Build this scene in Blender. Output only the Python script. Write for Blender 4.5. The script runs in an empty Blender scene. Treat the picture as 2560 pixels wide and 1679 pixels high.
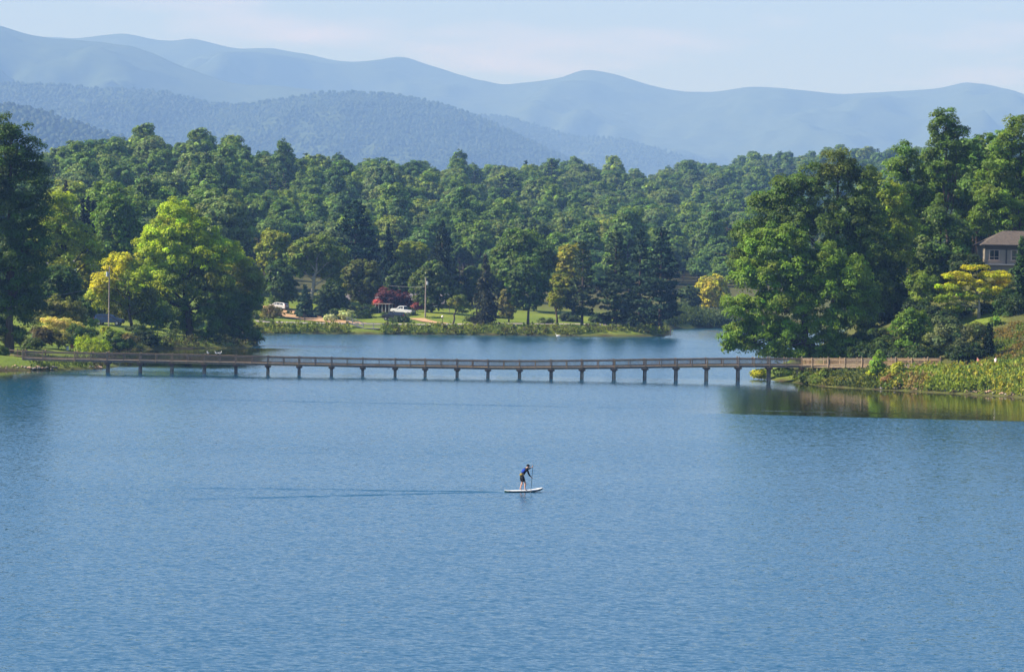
import bpy, bmesh, math, random
import numpy as np
from mathutils import Vector, Matrix, Euler

random.seed(7)
RNG = np.random.default_rng(7)
SC = bpy.context.scene
COL = SC.collection

# ------------------------------------------------------------------ camera
FPX = 8000.0                       # focal length in photograph pixels (2560 wide)
CAM_Z = 15.0
PITCH = math.atan(178.5 / FPX)     # looking slightly down
ROLL = math.radians(0.9)
cam_d = bpy.data.cameras.new('camera')
cam_d.sensor_width = 36.0
cam_d.lens = 36.0 * FPX / 2560.0
cam_d.clip_start = 1.0
cam_d.clip_end = 60000.0
cam = bpy.data.objects.new('camera', cam_d)
COL.objects.link(cam)
cam.matrix_world = (Matrix.Translation((0, 0, CAM_Z)) @ Matrix.Rotation(math.pi / 2 - PITCH, 4, 'X')
                    @ Matrix.Rotation(ROLL, 4, 'Z'))
SC.camera = cam

# ------------------------------------------------------------------ sky, sun, exposure
SUN_EL = math.radians(40)
SUN_AZ = math.radians(-4)          # towards the camera from the pure left direction
SUN_DIR = Vector((-math.cos(SUN_EL) * math.cos(SUN_AZ), math.cos(SUN_EL) * math.sin(SUN_AZ), math.sin(SUN_EL)))
world = bpy.data.worlds.new('World')
SC.world = world
world.use_nodes = True
wn, wl = world.node_tree.nodes, world.node_tree.links
wn.clear()
sky = wn.new('ShaderNodeTexSky')
sky.sky_type = 'NISHITA'
sky.sun_disc = False
sky.sun_elevation = SUN_EL
sky.sun_rotation = math.atan2(SUN_DIR.x, SUN_DIR.y)
sky.altitude = 1500
sky.air_density = 1.0
sky.dust_density = 0.1
sky.ozone_density = 3.0
tc = wn.new('ShaderNodeTexCoord')
mp = wn.new('ShaderNodeMapping')
mp.inputs['Location'].default_value = (16.40, 0.0, 5.12)
mp.inputs['Scale'].default_value = (9.0, 3.0, 62.0)
nz = wn.new('ShaderNodeTexNoise')
nz.inputs['Scale'].default_value = 1.0
nz.inputs['Detail'].default_value = 5.0
nz.inputs['Roughness'].default_value = 0.5
rp = wn.new('ShaderNodeValToRGB')
rp.color_ramp.elements[0].position = 0.54
rp.color_ramp.elements[1].position = 0.76
mx = wn.new('ShaderNodeMixRGB')
mx.inputs['Color1'].default_value = (0.93, 0.95, 1.06, 1)
mx.inputs['Color2'].default_value = (1.9, 1.35, 1.45, 1)
ml = wn.new('ShaderNodeMixRGB')
ml.blend_type = 'MULTIPLY'
ml.inputs['Fac'].default_value = 1.0
bg = wn.new('ShaderNodeBackground')
bg.inputs['Strength'].default_value = 0.08
wo = wn.new('ShaderNodeOutputWorld')
wl.new(tc.outputs['Generated'], mp.inputs['Vector'])
wl.new(mp.outputs['Vector'], nz.inputs['Vector'])
wl.new(nz.outputs['Fac'], rp.inputs['Fac'])
wl.new(rp.outputs['Color'], mx.inputs['Fac'])
wl.new(sky.outputs['Color'], ml.inputs['Color1'])
wl.new(mx.outputs['Color'], ml.inputs['Color2'])
wl.new(ml.outputs['Color'], bg.inputs['Color'])
wl.new(bg.outputs['Background'], wo.inputs['Surface'])

sun_d = bpy.data.lights.new('sun', 'SUN')
sun_d.energy = 5.0
sun_d.angle = math.radians(0.5)
sun_d.color = (1.0, 0.95, 0.86)
sun = bpy.data.objects.new('sun', sun_d)
sun.location = (-300, 100, 300)
sun.rotation_euler = (-SUN_DIR).to_track_quat('-Z', 'Y').to_euler()
COL.objects.link(sun)

SC.view_settings.view_transform = 'Standard'
SC.view_settings.look = 'None'
SC.view_settings.exposure = 1.32
SC.view_settings.gamma = 1.0
SC.view_settings.use_curve_mapping = False
SC.cycles.max_bounces = 6
SC.cycles.diffuse_bounces = 3
SC.cycles.glossy_bounces = 3
SC.cycles.transmission_bounces = 4
SC.cycles.volume_bounces = 0
SC.cycles.use_denoising = True
SC.cycles.sample_clamp_indirect = 6.0

HAZE_DENSITY = 0.000122
HAZE_COLOR = (0.228, 0.44, 0.96, 1)
HAZE_ABSORB = (0.52, 0.41, 0.0, 1)

# ------------------------------------------------------------------ pixel <-> world helpers (survey of the photograph)
CR = cam.matrix_world.to_3x3()
def ray(px, py):
    return CR @ Vector(((px - 1280.0) / FPX, (839.5 - py) / FPX, -1.0))
def W(px, py, Y):
    """the point at depth Y seen at photograph pixel px, py"""
    d = ray(px, py)
    return Vector((0, 0, CAM_Z)) + d * (Y / d.y)
def P0(px, py, z=0.0):
    d = ray(px, py)
    return Vector((0, 0, CAM_Z)) + d * ((z - CAM_Z) / d.z)
def XofPx(px, Y, py=800):
    return W(px, py, Y).x
def m_per_px(Y):
    return Y / FPX

# ------------------------------------------------------------------ object helpers
def tag(o, label=None, cat=None, group=None, kind=None):
    if label: o['label'] = label
    if cat: o['category'] = cat
    if group: o['group'] = group
    if kind: o['kind'] = kind
    return o
def empty(name, loc, rz=0.0, label=None, cat=None, group=None):
    o = bpy.data.objects.new(name, None)
    o.empty_display_size = 0.5
    o.location = loc
    o.rotation_euler = (0, 0, rz)
    COL.objects.link(o)
    return tag(o, label, cat, group)
def link(name, me, mat, parent=None, loc=None, smooth=False):
    o = bpy.data.objects.new(name, me)
    if mat is not None and not me.materials:
        me.materials.append(mat)
    COL.objects.link(o)
    if parent is not None: o.parent = parent
    if loc is not None: o.location = loc
    if smooth:
        me.polygons.foreach_set('use_smooth', np.ones(len(me.polygons), dtype=bool))
    return o
def mesh_np(name, V, F, cols=None):
    """quads or tris (numpy F of shape n,k) -> mesh"""
    me = bpy.data.meshes.new(name)
    V = np.ascontiguousarray(V, dtype=np.float32); F = np.ascontiguousarray(F, dtype=np.int32)
    n, k = F.shape
    me.vertices.add(len(V)); me.vertices.foreach_set('co', V.ravel())
    me.loops.add(n * k); me.loops.foreach_set('vertex_index', F.ravel())
    me.polygons.add(n)
    me.polygons.foreach_set('loop_start', np.arange(0, n * k, k, dtype=np.int32))
    me.polygons.foreach_set('loop_total', np.full(n, k, dtype=np.int32))
    if cols is not None:
        a = me.attributes.new('Col', 'FLOAT_COLOR', 'POINT')
        c4 = np.ones((len(V), 4), dtype=np.float32); c4[:, :3] = cols
        a.data.foreach_set('color', c4.ravel())
    me.update(calc_edges=True)
    return me

class MB:
    """collects shapes into one mesh"""
    def __init__(s): s.v = []; s.f = []
    def add(s, V, F):
        b = len(s.v); s.v += [tuple(p) for p in V]; s.f += [tuple(i + b for i in f) for f in F]; return s
    def box(s, c, d, rz=0.0, M=None):
        x, y, z = d[0] / 2, d[1] / 2, d[2] / 2
        P = [Vector((sx * x, sy * y, sz * z)) for sx in (-1, 1) for sy in (-1, 1) for sz in (-1, 1)]
        R = M if M is not None else Matrix.Rotation(rz, 3, 'Z')
        P = [R @ p + Vector(c) for p in P]
        return s.add(P, [(0, 1, 3, 2), (4, 6, 7, 5), (0, 4, 5, 1), (2, 3, 7, 6), (0, 2, 6, 4), (1, 5, 7, 3)])
    def bar(s, a, b, w, h):
        """rectangular beam from a to b; w across, h along the up direction"""
        a, b = Vector(a), Vector(b); d = (b - a)
        L = d.length; d.normalize()
        up = Vector((0, 0, 1)) if abs(d.z) < 0.95 else Vector((1, 0, 0))
        sd = d.cross(up).normalized(); u = sd.cross(d).normalized()
        M = Matrix((d, sd, u)).transposed()
        return s.box((a + b) / 2, (L, w, h), M=M)
    def tube(s, pts, rad, n=8, cap=True):
        pts = [Vector(p) for p in pts]; V = []; F = []
        rad = rad if hasattr(rad, '__len__') else [rad] * len(pts)
        ref = None
        for i, p in enumerate(pts):
            t = (pts[min(i + 1, len(pts) - 1)] - pts[max(i - 1, 0)])
            if t.length < 1e-6: t = Vector((0, 0, 1))
            t.normalize()
            if ref is None:
                ref = Vector((1, 0, 0)) if abs(t.x) < 0.8 else Vector((0, 1, 0))
            a = (ref - t * ref.dot(t)).normalized(); ref = a; b = t.cross(a)
            for k in range(n):
                an = 2 * math.pi * k / n
                V.append(p + (a * math.cos(an) + b * math.sin(an)) * rad[i])
        for i in range(len(pts) - 1):
            for k in range(n):
                F.append((i * n + k, i * n + (k + 1) % n, (i + 1) * n + (k + 1) % n, (i + 1) * n + k))
        if cap:
            F.append(tuple(range(n - 1, -1, -1))); F.append(tuple(range((len(pts) - 1) * n, len(pts) * n)))
        return s.add(V, F)
    def ball(s, c, r, n=10, m=6):
        r = r if hasattr(r, '__len__') else (r, r, r); V = []; F = []
        for i in range(m + 1):
            ph = math.pi * i / m
            for k in range(n):
                a = 2 * math.pi * k / n
                V.append((c[0] + r[0] * math.sin(ph) * math.cos(a), c[1] + r[1] * math.sin(ph) * math.sin(a), c[2] + r[2] * math.cos(ph)))
        for i in range(m):
            for k in range(n):
                F.append((i * n + k, (i + 1) * n + k, (i + 1) * n + (k + 1) % n, i * n + (k + 1) % n))
        return s.add(V, F)
    def prism(s, poly, y0, y1, inset=None):
        """polygon in x,z extruded along y"""
        n = len(poly)
        V = [(x, y0, z) for x, z in poly] + [(x, y1, z) for x, z in poly]
        F = [tuple(range(n)), tuple(range(2 * n - 1, n - 1, -1))]
        F += [(i, i + n, (i + 1) % n + n, (i + 1) % n) for i in range(n)]
        return s.add(V, F)
    def mesh(s, name):
        me = bpy.data.meshes.new(name); me.from_pydata(s.v, [], s.f); me.update()
        bm = bmesh.new(); bm.from_mesh(me); bmesh.ops.recalc_face_normals(bm, faces=bm.faces); bm.to_mesh(me); bm.free()
        return me
    def build(s, name, mat, parent=None, loc=None, smooth=False):
        return link(name, s.mesh(name), mat, parent, loc, smooth)
def rel(o, parent):
    """parent while the mesh is given in world coordinates"""
    o.parent = parent
    o.matrix_parent_inverse = (Matrix.Translation(parent.location) @ parent.rotation_euler.to_matrix().to_4x4()).inverted()
    return o
def copy_tree(o, parent=None):
    c = o.copy(); COL.objects.link(c); c.parent = parent
    for ch in o.children:
        copy_tree(ch, c)
    return c

# ------------------------------------------------------------------ materials
_M = {}
def pmat(name, col, rough=0.7, spec=0.3, metal=0.0, noise=0.0, nscale=3.0, bump=0.0, stretch=None, vary=0.0):
    if name in _M: return _M[name]
    m = bpy.data.materials.new(name); m.use_nodes = True
    n, l = m.node_tree.nodes, m.node_tree.links
    b = n['Principled BSDF']
    b.inputs['Base Color'].default_value = (*col, 1)
    b.inputs['Roughness'].default_value = rough
    b.inputs['Metallic'].default_value = metal
    b.inputs['Specular IOR Level'].default_value = spec
    if noise > 0:
        t = n.new('ShaderNodeTexCoord'); mp = n.new('ShaderNodeMapping')
        mp.inputs['Scale'].default_value = stretch or (1, 1, 1)
        x = n.new('ShaderNodeTexNoise'); x.inputs['Scale'].default_value = nscale; x.inputs['Detail'].default_value = 6
        r = n.new('ShaderNodeValToRGB')
        r.color_ramp.elements[0].position = 0.3; r.color_ramp.elements[1].position = 0.72
        r.color_ramp.elements[0].color = tuple(c * (1 - noise) for c in col) + (1,)
        r.color_ramp.elements[1].color = tuple(min(1, c * (1 + noise)) for c in col) + (1,)
        l.new(t.outputs['Object'], mp.inputs['Vector']); l.new(mp.outputs['Vector'], x.inputs['Vector'])
        l.new(x.outputs['Fac'], r.inputs['Fac']); l.new(r.outputs['Color'], b.inputs['Base Color'])
        if vary > 0:      # each board weathers a little differently
            oi = n.new('ShaderNodeObjectInfo'); mr = n.new('ShaderNodeMapRange'); hv = n.new('ShaderNodeHueSaturation')
            mr.inputs['To Min'].default_value = 1 - vary; mr.inputs['To Max'].default_value = 1 + vary
            l.new(oi.outputs['Random'], mr.inputs['Value']); l.new(mr.outputs['Result'], hv.inputs['Value']); l.new(mr.outputs['Result'], hv.inputs['Saturation'])
            l.new(r.outputs['Color'], hv.inputs['Color']); l.new(hv.outputs['Color'], b.inputs['Base Color'])
        if bump > 0:
            bp = n.new('ShaderNodeBump'); bp.inputs['Strength'].default_value = bump; bp.inputs['Distance'].default_value = 0.05
            l.new(x.outputs['Fac'], bp.inputs['Height']); l.new(bp.outputs['Normal'], b.inputs['Normal'])
    _M[name] = m
    return m

def foliage_mat(name, transl=0.32, rand=0.0, spec=0.35):
    """leaf colour from the mesh's own Col attribute, light passing through thin leaves; rand: variation from tree to tree"""
    m = bpy.data.materials.new(name); m.use_nodes = True
    n, l = m.node_tree.nodes, m.node_tree.links
    b = n['Principled BSDF']; out = n['Material Output']
    b.inputs['Roughness'].default_value = 0.5
    b.inputs['Specular IOR Level'].default_value = spec
    at = n.new('ShaderNodeAttribute'); at.attribute_name = 'Col'
    col = at.outputs['Color']
    if rand > 0:
        oi = n.new('ShaderNodeObjectInfo')
        r1 = n.new('ShaderNodeValToRGB')
        e = r1.color_ramp.elements
        e[0].position = 0.0; e[0].color = (0.55, 0.68, 0.90, 1)
        e[1].position = 1.0; e[1].color = (1.60, 1.42, 0.85, 1)
        for p, c in ((0.2, (0.85, 0.95, 1.0, 1)), (0.45, (0.95, 1.02, 1.0, 1)), (0.6, (0.72, 0.85, 1.25, 1)), (0.8, (1.10, 1.15, 1.1, 1)), (0.93, (1.25, 1.28, 1.0, 1))):
            k = e.new(p); k.color = c
        l.new(oi.outputs['Random'], r1.inputs['Fac'])
        mm = n.new('ShaderNodeMixRGB'); mm.blend_type = 'MULTIPLY'; mm.inputs['Fac'].default_value = rand
        l.new(col, mm.inputs['Color1']); l.new(r1.outputs['Color'], mm.inputs['Color2'])
        col = mm.outputs['Color']
    l.new(col, b.inputs['Base Color'])
    tr = n.new('ShaderNodeBsdfTranslucent')
    br = n.new('ShaderNodeMixRGB'); br.blend_type = 'MULTIPLY'; br.inputs['Fac'].default_value = 1
    br.inputs['Color2'].default_value = (1.5, 1.45, 0.7, 1)
    l.new(col, br.inputs['Color1']); l.new(br.outputs['Color'], tr.inputs['Color'])
    mx = n.new('ShaderNodeMixShader'); mx.inputs['Fac'].default_value = transl
    l.new(b.outputs['BSDF'], mx.inputs[1]); l.new(tr.outputs['BSDF'], mx.inputs[2])
    l.new(mx.outputs['Shader'], out.inputs['Surface'])
    return m
LEAF = foliage_mat('leaf_foliage', 0.36, 0.0, 0.15)
FOREST_LEAF = foliage_mat('forest_foliage', 0.28, 0.9, 0.12)
NEEDLE = foliage_mat('needle_foliage', 0.12, 0.0, 0.06)
BARK = pmat('bark', (0.085, 0.065, 0.05), 0.9, 0.1, noise=0.45, nscale=2.0, bump=0.6, stretch=(3, 3, 0.6))
PALE_BARK = pmat('pale_bark', (0.30, 0.27, 0.23), 0.9, 0.1, noise=0.35, nscale=2.0)
# ------------------------------------------------------------------ the lake's outline and the lie of the land
def _xy(l): return [(P0(a, b).x, P0(a, b).y) for a, b in l]
LAKE = np.array(
    [(-160, 25), (-140, 150), (-105, 290), (-92, 380)] + _xy([(-70, 928), (0, 926), (100, 926), (190, 925), (262, 922), (300, 917), (282, 906), (262, 893), (258, 881),
     (285, 875), (400, 873), (520, 871), (615, 869.5), (645, 865), (632, 858), (600, 853), (520, 851), (420, 847), (400, 841), (450, 837.5), (560, 835), (640, 834), (700, 834),
     (950, 835.5), (1150, 837), (1300, 838.5), (1450, 840), (1560, 841), (1655, 841), (1675, 836), (1668, 829), (1650, 824), (1700, 820.5), (1780, 819.5)])
    + [(60, 812), (110, 800), (190, 790), (200, 640), (130, 600), (95, 560), (72, 515)]
    + _xy([(2105, 895), (1985, 905), (1905, 922), (1878, 936), (1884, 943), (1932, 951), (1992, 957), (2060, 966), (2120, 970), (2200, 974), (2330, 981), (2480, 989), (2560, 995), (2640, 1001)])
    + [(85, 340), (110, 280), (140, 150), (160, 25)])

def lake_sdf(X, Y):
    """metres to the shore, positive on land"""
    P = np.stack([np.asarray(X, float).ravel(), np.asarray(Y, float).ravel()], 1)
    d2 = np.full(len(P), 1e18); ins = np.zeros(len(P), bool)
    A = LAKE; B = np.roll(LAKE, -1, axis=0)
    for a, b in zip(A, B):
        e = b - a; w = P - a
        t = np.clip((w @ e) / (e @ e), 0, 1)
        q = w - t[:, None] * e
        d2 = np.minimum(d2, (q * q).sum(1))
        c = ((a[1] <= P[:, 1]) != (b[1] <= P[:, 1])) & (P[:, 0] < (b[0] - a[0]) * (P[:, 1] - a[1]) / ((b[1] - a[1]) if b[1] != a[1] else 1e-9) + a[0])
        ins ^= c
    d = np.sqrt(d2)
    return np.where(ins, -d, d).reshape(np.shape(X))

CP = []
def cp(px, Y, z): CP.append((XofPx(px, Y), Y, z))
for t in [(0, 440, 1.2), (60, 480, 1.9), (157, 485, 2.1), (210, 500, 2.6), (272, 545, 3.5), (240, 532, 3.0), (0, 520, 3), (100, 600, 5), (300, 640, 5.5), (350, 560, 2.0), (480, 560, 1.3), (580, 562, 1.1), (0, 700, 9),
          (300, 700, 8.5), (-300, 500, 4), (-300, 700, 10), (-300, 420, 4), (500, 640, 3), (500, 690, 5),
          (640, 668, 1.9), (640, 700, 3.2), (700, 672, 1.9), (700, 712, 4.0), (790, 690, 2.2), (880, 675, 1.9), (880, 715, 3.4), (1000, 715, 4.2), (1040, 680, 1.9), (1100, 708, 3.7), (1100, 683, 1.9), (1300, 705, 2.2), (1300, 750, 4.5),
          (1500, 712, 2), (1650, 708, 1.2), (1650, 740, 2.5), (1560, 760, 4), (700, 760, 7), (1000, 770, 7.5), (1300, 800, 7), (1500, 800, 6),
          (1760, 850, 4.5), (1760, 822, 1.4), (1820, 870, 6), (2000, 850, 4), (2300, 850, 6), (2600, 850, 8),
          (2100, 425, 1.7), (2000, 442, 2), (2200, 416, 2.0), (2330, 409, 2.4), (2450, 405, 2.5), (2560, 402, 2.8), (2540, 412, 5.0), (2450, 427, 8.6), (2490, 430, 8.9), (2450, 446, 14.4), (2600, 446, 15), (2560, 455, 15.5), (2250, 440, 6.5), (2250, 480, 12),
          (2100, 460, 4.0), (2100, 500, 4), (2450, 490, 17), (2700, 420, 10), (2700, 500, 19), (2350, 540, 9), (2000, 480, 1.5), (2350, 430, 6.0), (2900, 410, 9), (2800, 600, 14), (2600, 620, 12)]:
    cp(*t)
CP += [(0, 0, 13), (-60, 0, 12.5), (60, 0, 12.5), (0, 22, 3), (-120, 10, 9), (120, 10, 9), (0, -150, 22), (-300, 200, 14), (300, 200, 14), (-400, -100, 25), (400, -100, 25), (-300, 380, 9), (250, 330, 10)]
# wooded hills: crest line (photo px, canopy top py, distance)
CREST = [(-400, 400, 1180), (-150, 395, 1150), (60, 392, 1150), (150, 380, 1130), (230, 356, 1130), (330, 342, 1140), (480, 336, 1160), (600, 358, 1230), (760, 384, 1330), (900, 378, 1400), (1030, 384, 1450), (1130, 404, 1500), (1230, 398, 1620),
         (1330, 388, 1680), (1500, 390, 1720), (1560, 425, 1820), (1640, 425, 1980), (1740, 400, 2100), (1840, 382, 2180), (2000, 374, 2250), (2150, 376, 2300), (2300, 380, 2350), (2560, 372, 2400), (2900, 365, 2400), (3400, 360, 2400)]
for px, py, Y in CREST:
    zc = W(px, py, Y).z - (16.5 if 120 < px < 650 else 22.0)
    CP.append((XofPx(px, Y), Y, zc))
    Y0 = 800.0 if 600 < px < 1650 else (720.0 if px <= 600 else 900.0)
    z0 = 7.5
    for t, u in ((0.22, 0.10), (0.5, 0.42), (0.8, 0.84)):
        CP.append((XofPx(px, Y0 + (Y - Y0) * t), Y0 + (Y - Y0) * t, z0 + (zc - z0) * u))
    CP.append((XofPx(px, Y + 250), Y + 250, zc - 14)); CP.append((XofPx(px, Y + 900), Y + 900, 8.0))
for x in (-3000, -1200, 0, 1200, 3000):
    CP.append((x, 4200, 5)); CP.append((x, 6000, 20)); CP.append((x, 12000, 20))
CP += [(-2500, 0, 40), (2500, 0, 40), (-2500, 1000, 50), (2500, 1000, 60)]
CP = np.array(CP, float)
def _rbf():
    n = len(CP)
    D = np.sqrt(((CP[:, None, :2] - CP[None, :, :2]) ** 2).sum(2))
    A = np.zeros((n + 1, n + 1)); A[:n, :n] = -D - np.eye(n) * 1.0; A[:n, n] = 1; A[n, :n] = 1
    return np.linalg.solve(A, np.append(CP[:, 2], 0.0))
RBF = _rbf()
def ground(X, Y, sd=None):
    X = np.asarray(X, float); Y = np.asarray(Y, float); sh = X.shape
    x, y = X.ravel(), Y.ravel()
    out = np.empty(len(x))
    for i in range(0, len(x), 20000):
        D = np.sqrt((x[i:i + 20000, None] - CP[None, :, 0]) ** 2 + (y[i:i + 20000, None] - CP[None, :, 1]) ** 2)
        out[i:i + 20000] = -D @ RBF[:-1] + RBF[-1]
    d = lake_sdf(x, y) if sd is None else sd.ravel()
    land = 0.12 + np.maximum(out, 0.9) * (1 - np.exp(-np.maximum(d, 0) / 4.5))
    z = np.where(d > 0, land, -0.05 - np.minimum(3.0, 0.3 * np.abs(d)))
    return z.reshape(sh)
def gz(x, y): return float(ground(np.array([x]), np.array([y]))[0])
def at(px, Y):
    x = XofPx(px, Y)
    return Vector((x, Y, gz(x, Y)))

# ------------------------------------------------------------------ ground
def ground_material():
    m = bpy.data.materials.new('ground_grass'); m.use_nodes = True
    n, l = m.node_tree.nodes, m.node_tree.links; b = n['Principled BSDF']
    b.inputs['Roughness'].default_value = 0.95; b.inputs['Specular IOR Level'].default_value = 0.1
    t = n.new('ShaderNodeTexCoord')
    x = n.new('ShaderNodeTexNoise'); x.inputs['Scale'].default_value = 0.08; x.inputs['Detail'].default_value = 8; x.inputs['Roughness'].default_value = 0.65
    l.new(t.outputs['Object'], x.inputs['Vector'])
    r = n.new('ShaderNodeValToRGB'); e = r.color_ramp.elements
    e[0].position = 0.28; e[0].color = (0.075, 0.12, 0.02, 1); e[1].position = 0.75; e[1].color = (0.20, 0.22, 0.035, 1)
    k = e.new(0.5); k.color = (0.13, 0.18, 0.024, 1)
    l.new(x.outputs['Fac'], r.inputs['Fac'])
    at = n.new('ShaderNodeAttribute'); at.attribute_name = 'Col'
    mx = n.new('ShaderNodeMixRGB')
    sp = n.new('ShaderNodeSeparateColor'); l.new(at.outputs['Color'], sp.inputs['Color'])
    l.new(sp.outputs['Red'], mx.inputs['Fac']); l.new(r.outputs['Color'], mx.inputs['Color1'])
    mx.inputs['Color2'].default_value = (0.055, 0.045, 0.025, 1)
    l.new(mx.outputs['Color'], b.inputs['Base Color'])
    y = n.new('ShaderNodeTexNoise'); y.inputs['Scale'].default_value = 2.5; y.inputs['Detail'].default_value = 5
    l.new(t.outputs['Object'], y.inputs['Vector'])
    bp = n.new('ShaderNodeBump'); bp.inputs['Strength'].default_value = 0.6; bp.inputs['Distance'].default_value = 0.3
    l.new(y.outputs['Fac'], bp.inputs['Height']); l.new(bp.outputs['Normal'], b.inputs['Normal'])
    return m
def grid_mesh(name, xs, ys, Z, cols=None):
    XX, YY = np.meshgrid(xs, ys)
    V = np.stack([XX.ravel(), YY.ravel(), Z.ravel()], 1)
    nx, ny = len(xs), len(ys)
    i = np.arange(nx - 1)[None, :] + nx * np.arange(ny - 1)[:, None]
    F = np.stack([i, i + 1, i + nx + 1, i + nx], -1).reshape(-1, 4)
    return mesh_np(name, V, F, cols)
gx = np.concatenate([np.linspace(-6500, -320, 40), np.arange(-300, -112, 9), np.arange(-112, 112, 2.0), np.arange(112, 300, 9), np.linspace(320, 6500, 40)])
gy = np.concatenate([np.arange(-320, 380, 20), np.arange(380, 480, 1.6), np.arange(480, 760, 2.2), np.arange(760, 2700, 16), np.linspace(2720, 11500, 60)])
GX, GY = np.meshgrid(gx, gy)
GSD = lake_sdf(GX, GY)
GZ = ground(GX, GY, GSD)
soil = np.clip(1.1 - GSD / 1.4, 0, 1)                              # bare wet margin and lake bed
hill = np.clip((GY - np.where(GX > 33, 860, 735)) / 40, 0, 1) * (GSD > 0)                   # leaf litter under the woods
right = np.clip((GX - 30) / 6, 0, 1) * np.clip((GY - 400) / 4, 0, 1) * (GSD > 4)
right *= 1 - ((GX > 58) & (GX < 66) & (GY > 423) & (GY < 434)) * 0.9
gcol = np.maximum(np.maximum(soil, hill * 0.8), right * 0.7)
gme = grid_mesh('ground', gx, gy, GZ, np.repeat(gcol.ravel()[:, None], 3, 1))
ground_o = link('ground', gme, ground_material(), smooth=True)
tag(ground_o, 'grassy banks and wooded slopes around the lake', kind='structure')

# ------------------------------------------------------------------ water
def water_material():
    m = bpy.data.materials.new('lake_water'); m.use_nodes = True
    n, l = m.node_tree.nodes, m.node_tree.links; b = n['Principled BSDF']
    b.inputs['Base Color'].default_value = (0.006, 0.060, 0.118, 1)
    b.inputs['Roughness'].default_value = 0.03
    b.inputs['IOR'].default_value = 1.333
    b.inputs['Specular IOR Level'].default_value = 0.5
    g = n.new('ShaderNodeNewGeometry')
    def math_(op, a, c=None, d=None):
        k = n.new('ShaderNodeMath'); k.operation = op
        for i, q in enumerate((a, c, d)):
            if q is None: continue
            if isinstance(q, (int, float)): k.inputs[i].default_value = q
            else: l.new(q, k.inputs[i])
        return k.outputs[0]
    def sstep(x, a, c):
        k = n.new('ShaderNodeMapRange'); k.interpolation_type = 'SMOOTHSTEP'
        l.new(x, k.inputs['Value']); k.inputs['From Min'].default_value = a; k.inputs['From Max'].default_value = c
        return k.outputs['Result']
    pos = g.outputs['Position']
    sep = n.new('ShaderNodeSeparateXYZ'); l.new(pos, sep.inputs['Vector'])
    X, Y = sep.outputs['X'], sep.outputs['Y']
    def noise(scale, sx=1, sy=1, rot=0.0, detail=3, off=0, rough=0.55, dist=0.0):
        mp = n.new('ShaderNodeMapping'); mp.inputs['Scale'].default_value = (sx, sy, 1); mp.inputs['Rotation'].default_value = (0, 0, rot)
        mp.inputs['Location'].default_value = (off, off * 1.7, 0)
        l.new(pos, mp.inputs['Vector'])
        t = n.new('ShaderNodeTexNoise'); t.inputs['Scale'].default_value = scale; t.inputs['Detail'].default_value = detail
        t.inputs['Roughness'].default_value = rough; t.inputs['Distortion'].default_value = dist
        l.new(mp.outputs['Vector'], t.inputs['Vector'])
        return t
    # wavelets: noise colours give the two slopes directly
    w1 = noise(6.5, 0.5, 1.0, math.radians(10), 3, 3.1, 0.6)
    w2 = noise(1.9, 0.5, 1.0, math.radians(-9), 2, 11.7)
    big = noise(0.018, 0.35, 1.0, 0, 4, 5.0)
    def slopes(t):
        s = n.new('ShaderNodeSeparateColor'); l.new(t.outputs['Color'], s.inputs['Color'])
        return math_('SUBTRACT', s.outputs['Red'], 0.5), math_('SUBTRACT', s.outputs['Green'], 0.5)
    a1, c1 = slopes(w1); a2, c2 = slopes(w2)
    # breeze: rough on the open water, calm in the lee of the trees
    yline = math_('MULTIPLY_ADD', X, -0.20, 333.0)
    wob = math_('MULTIPLY', math_('SUBTRACT', noise(0.05, 1, 0.2, 0, 3, 9).outputs['Fac'], 0.5), 3.0)
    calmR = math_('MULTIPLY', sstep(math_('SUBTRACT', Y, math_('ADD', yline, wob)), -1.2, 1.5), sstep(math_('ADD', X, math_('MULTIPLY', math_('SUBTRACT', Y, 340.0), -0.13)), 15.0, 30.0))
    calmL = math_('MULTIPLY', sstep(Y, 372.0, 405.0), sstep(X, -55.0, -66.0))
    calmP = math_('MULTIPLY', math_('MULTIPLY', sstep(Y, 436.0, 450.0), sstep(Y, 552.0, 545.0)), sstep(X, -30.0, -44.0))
    lane = math_('MULTIPLY', math_('MULTIPLY', sstep(math_('ABSOLUTE', math_('SUBTRACT', Y, math_('ADD', math_('MULTIPLY', X, -0.10), 340.0))), 2.6, 0.3), sstep(noise(0.09, 1, 0.3, 0, 4, 2).outputs['Fac'], 0.38, 0.62)), 0.75)
    under = math_('MULTIPLY', math_('MULTIPLY', sstep(Y, 392.0, 412.0), sstep(Y, 436.0, 426.0)), 0.62)
    far_lee = math_('MULTIPLY', sstep(Y, 640.0, 690.0), 0.5)
    calm = math_('MAXIMUM', math_('MAXIMUM', calmR, calmL), math_('MAXIMUM', math_('MAXIMUM', calmP, under), far_lee))
    refl_tint = n.new('ShaderNodeMixRGB'); refl_tint.inputs['Color1'].default_value = (0.006, 0.060, 0.118, 1); refl_tint.inputs['Color2'].default_value = (0.018, 0.021, 0.006, 1)   # olive reflection of the trees painted into the calm water's base colour
    l.new(math_('MAXIMUM', calmR, math_('MAXIMUM', calmL, calmP)), refl_tint.inputs['Fac']); l.new(refl_tint.outputs['Color'], b.inputs['Base Color'])
    breeze = math_('MULTIPLY_ADD', big.outputs['Fac'], 0.9, 0.55)
    amp = math_('ADD', math_('MULTIPLY', breeze, math_('SUBTRACT', 1.0, math_('MULTIPLY', calm, 0.86))), math_('MULTIPLY', lane, 1.1))
    # the paddler's wake: two lines of steeper wavelets opening out behind the board
    bx, by = PADDLE_X, PADDLE_Y
    back = math_('SUBTRACT', bx - 1.2, X)
    spread = math_('MULTIPLY', back, 0.55)
    dy = math_('SUBTRACT', Y, by - 0.3)
    wv = noise(1.1, 0.25, 1.0, 0, 2, 21.0)
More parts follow.
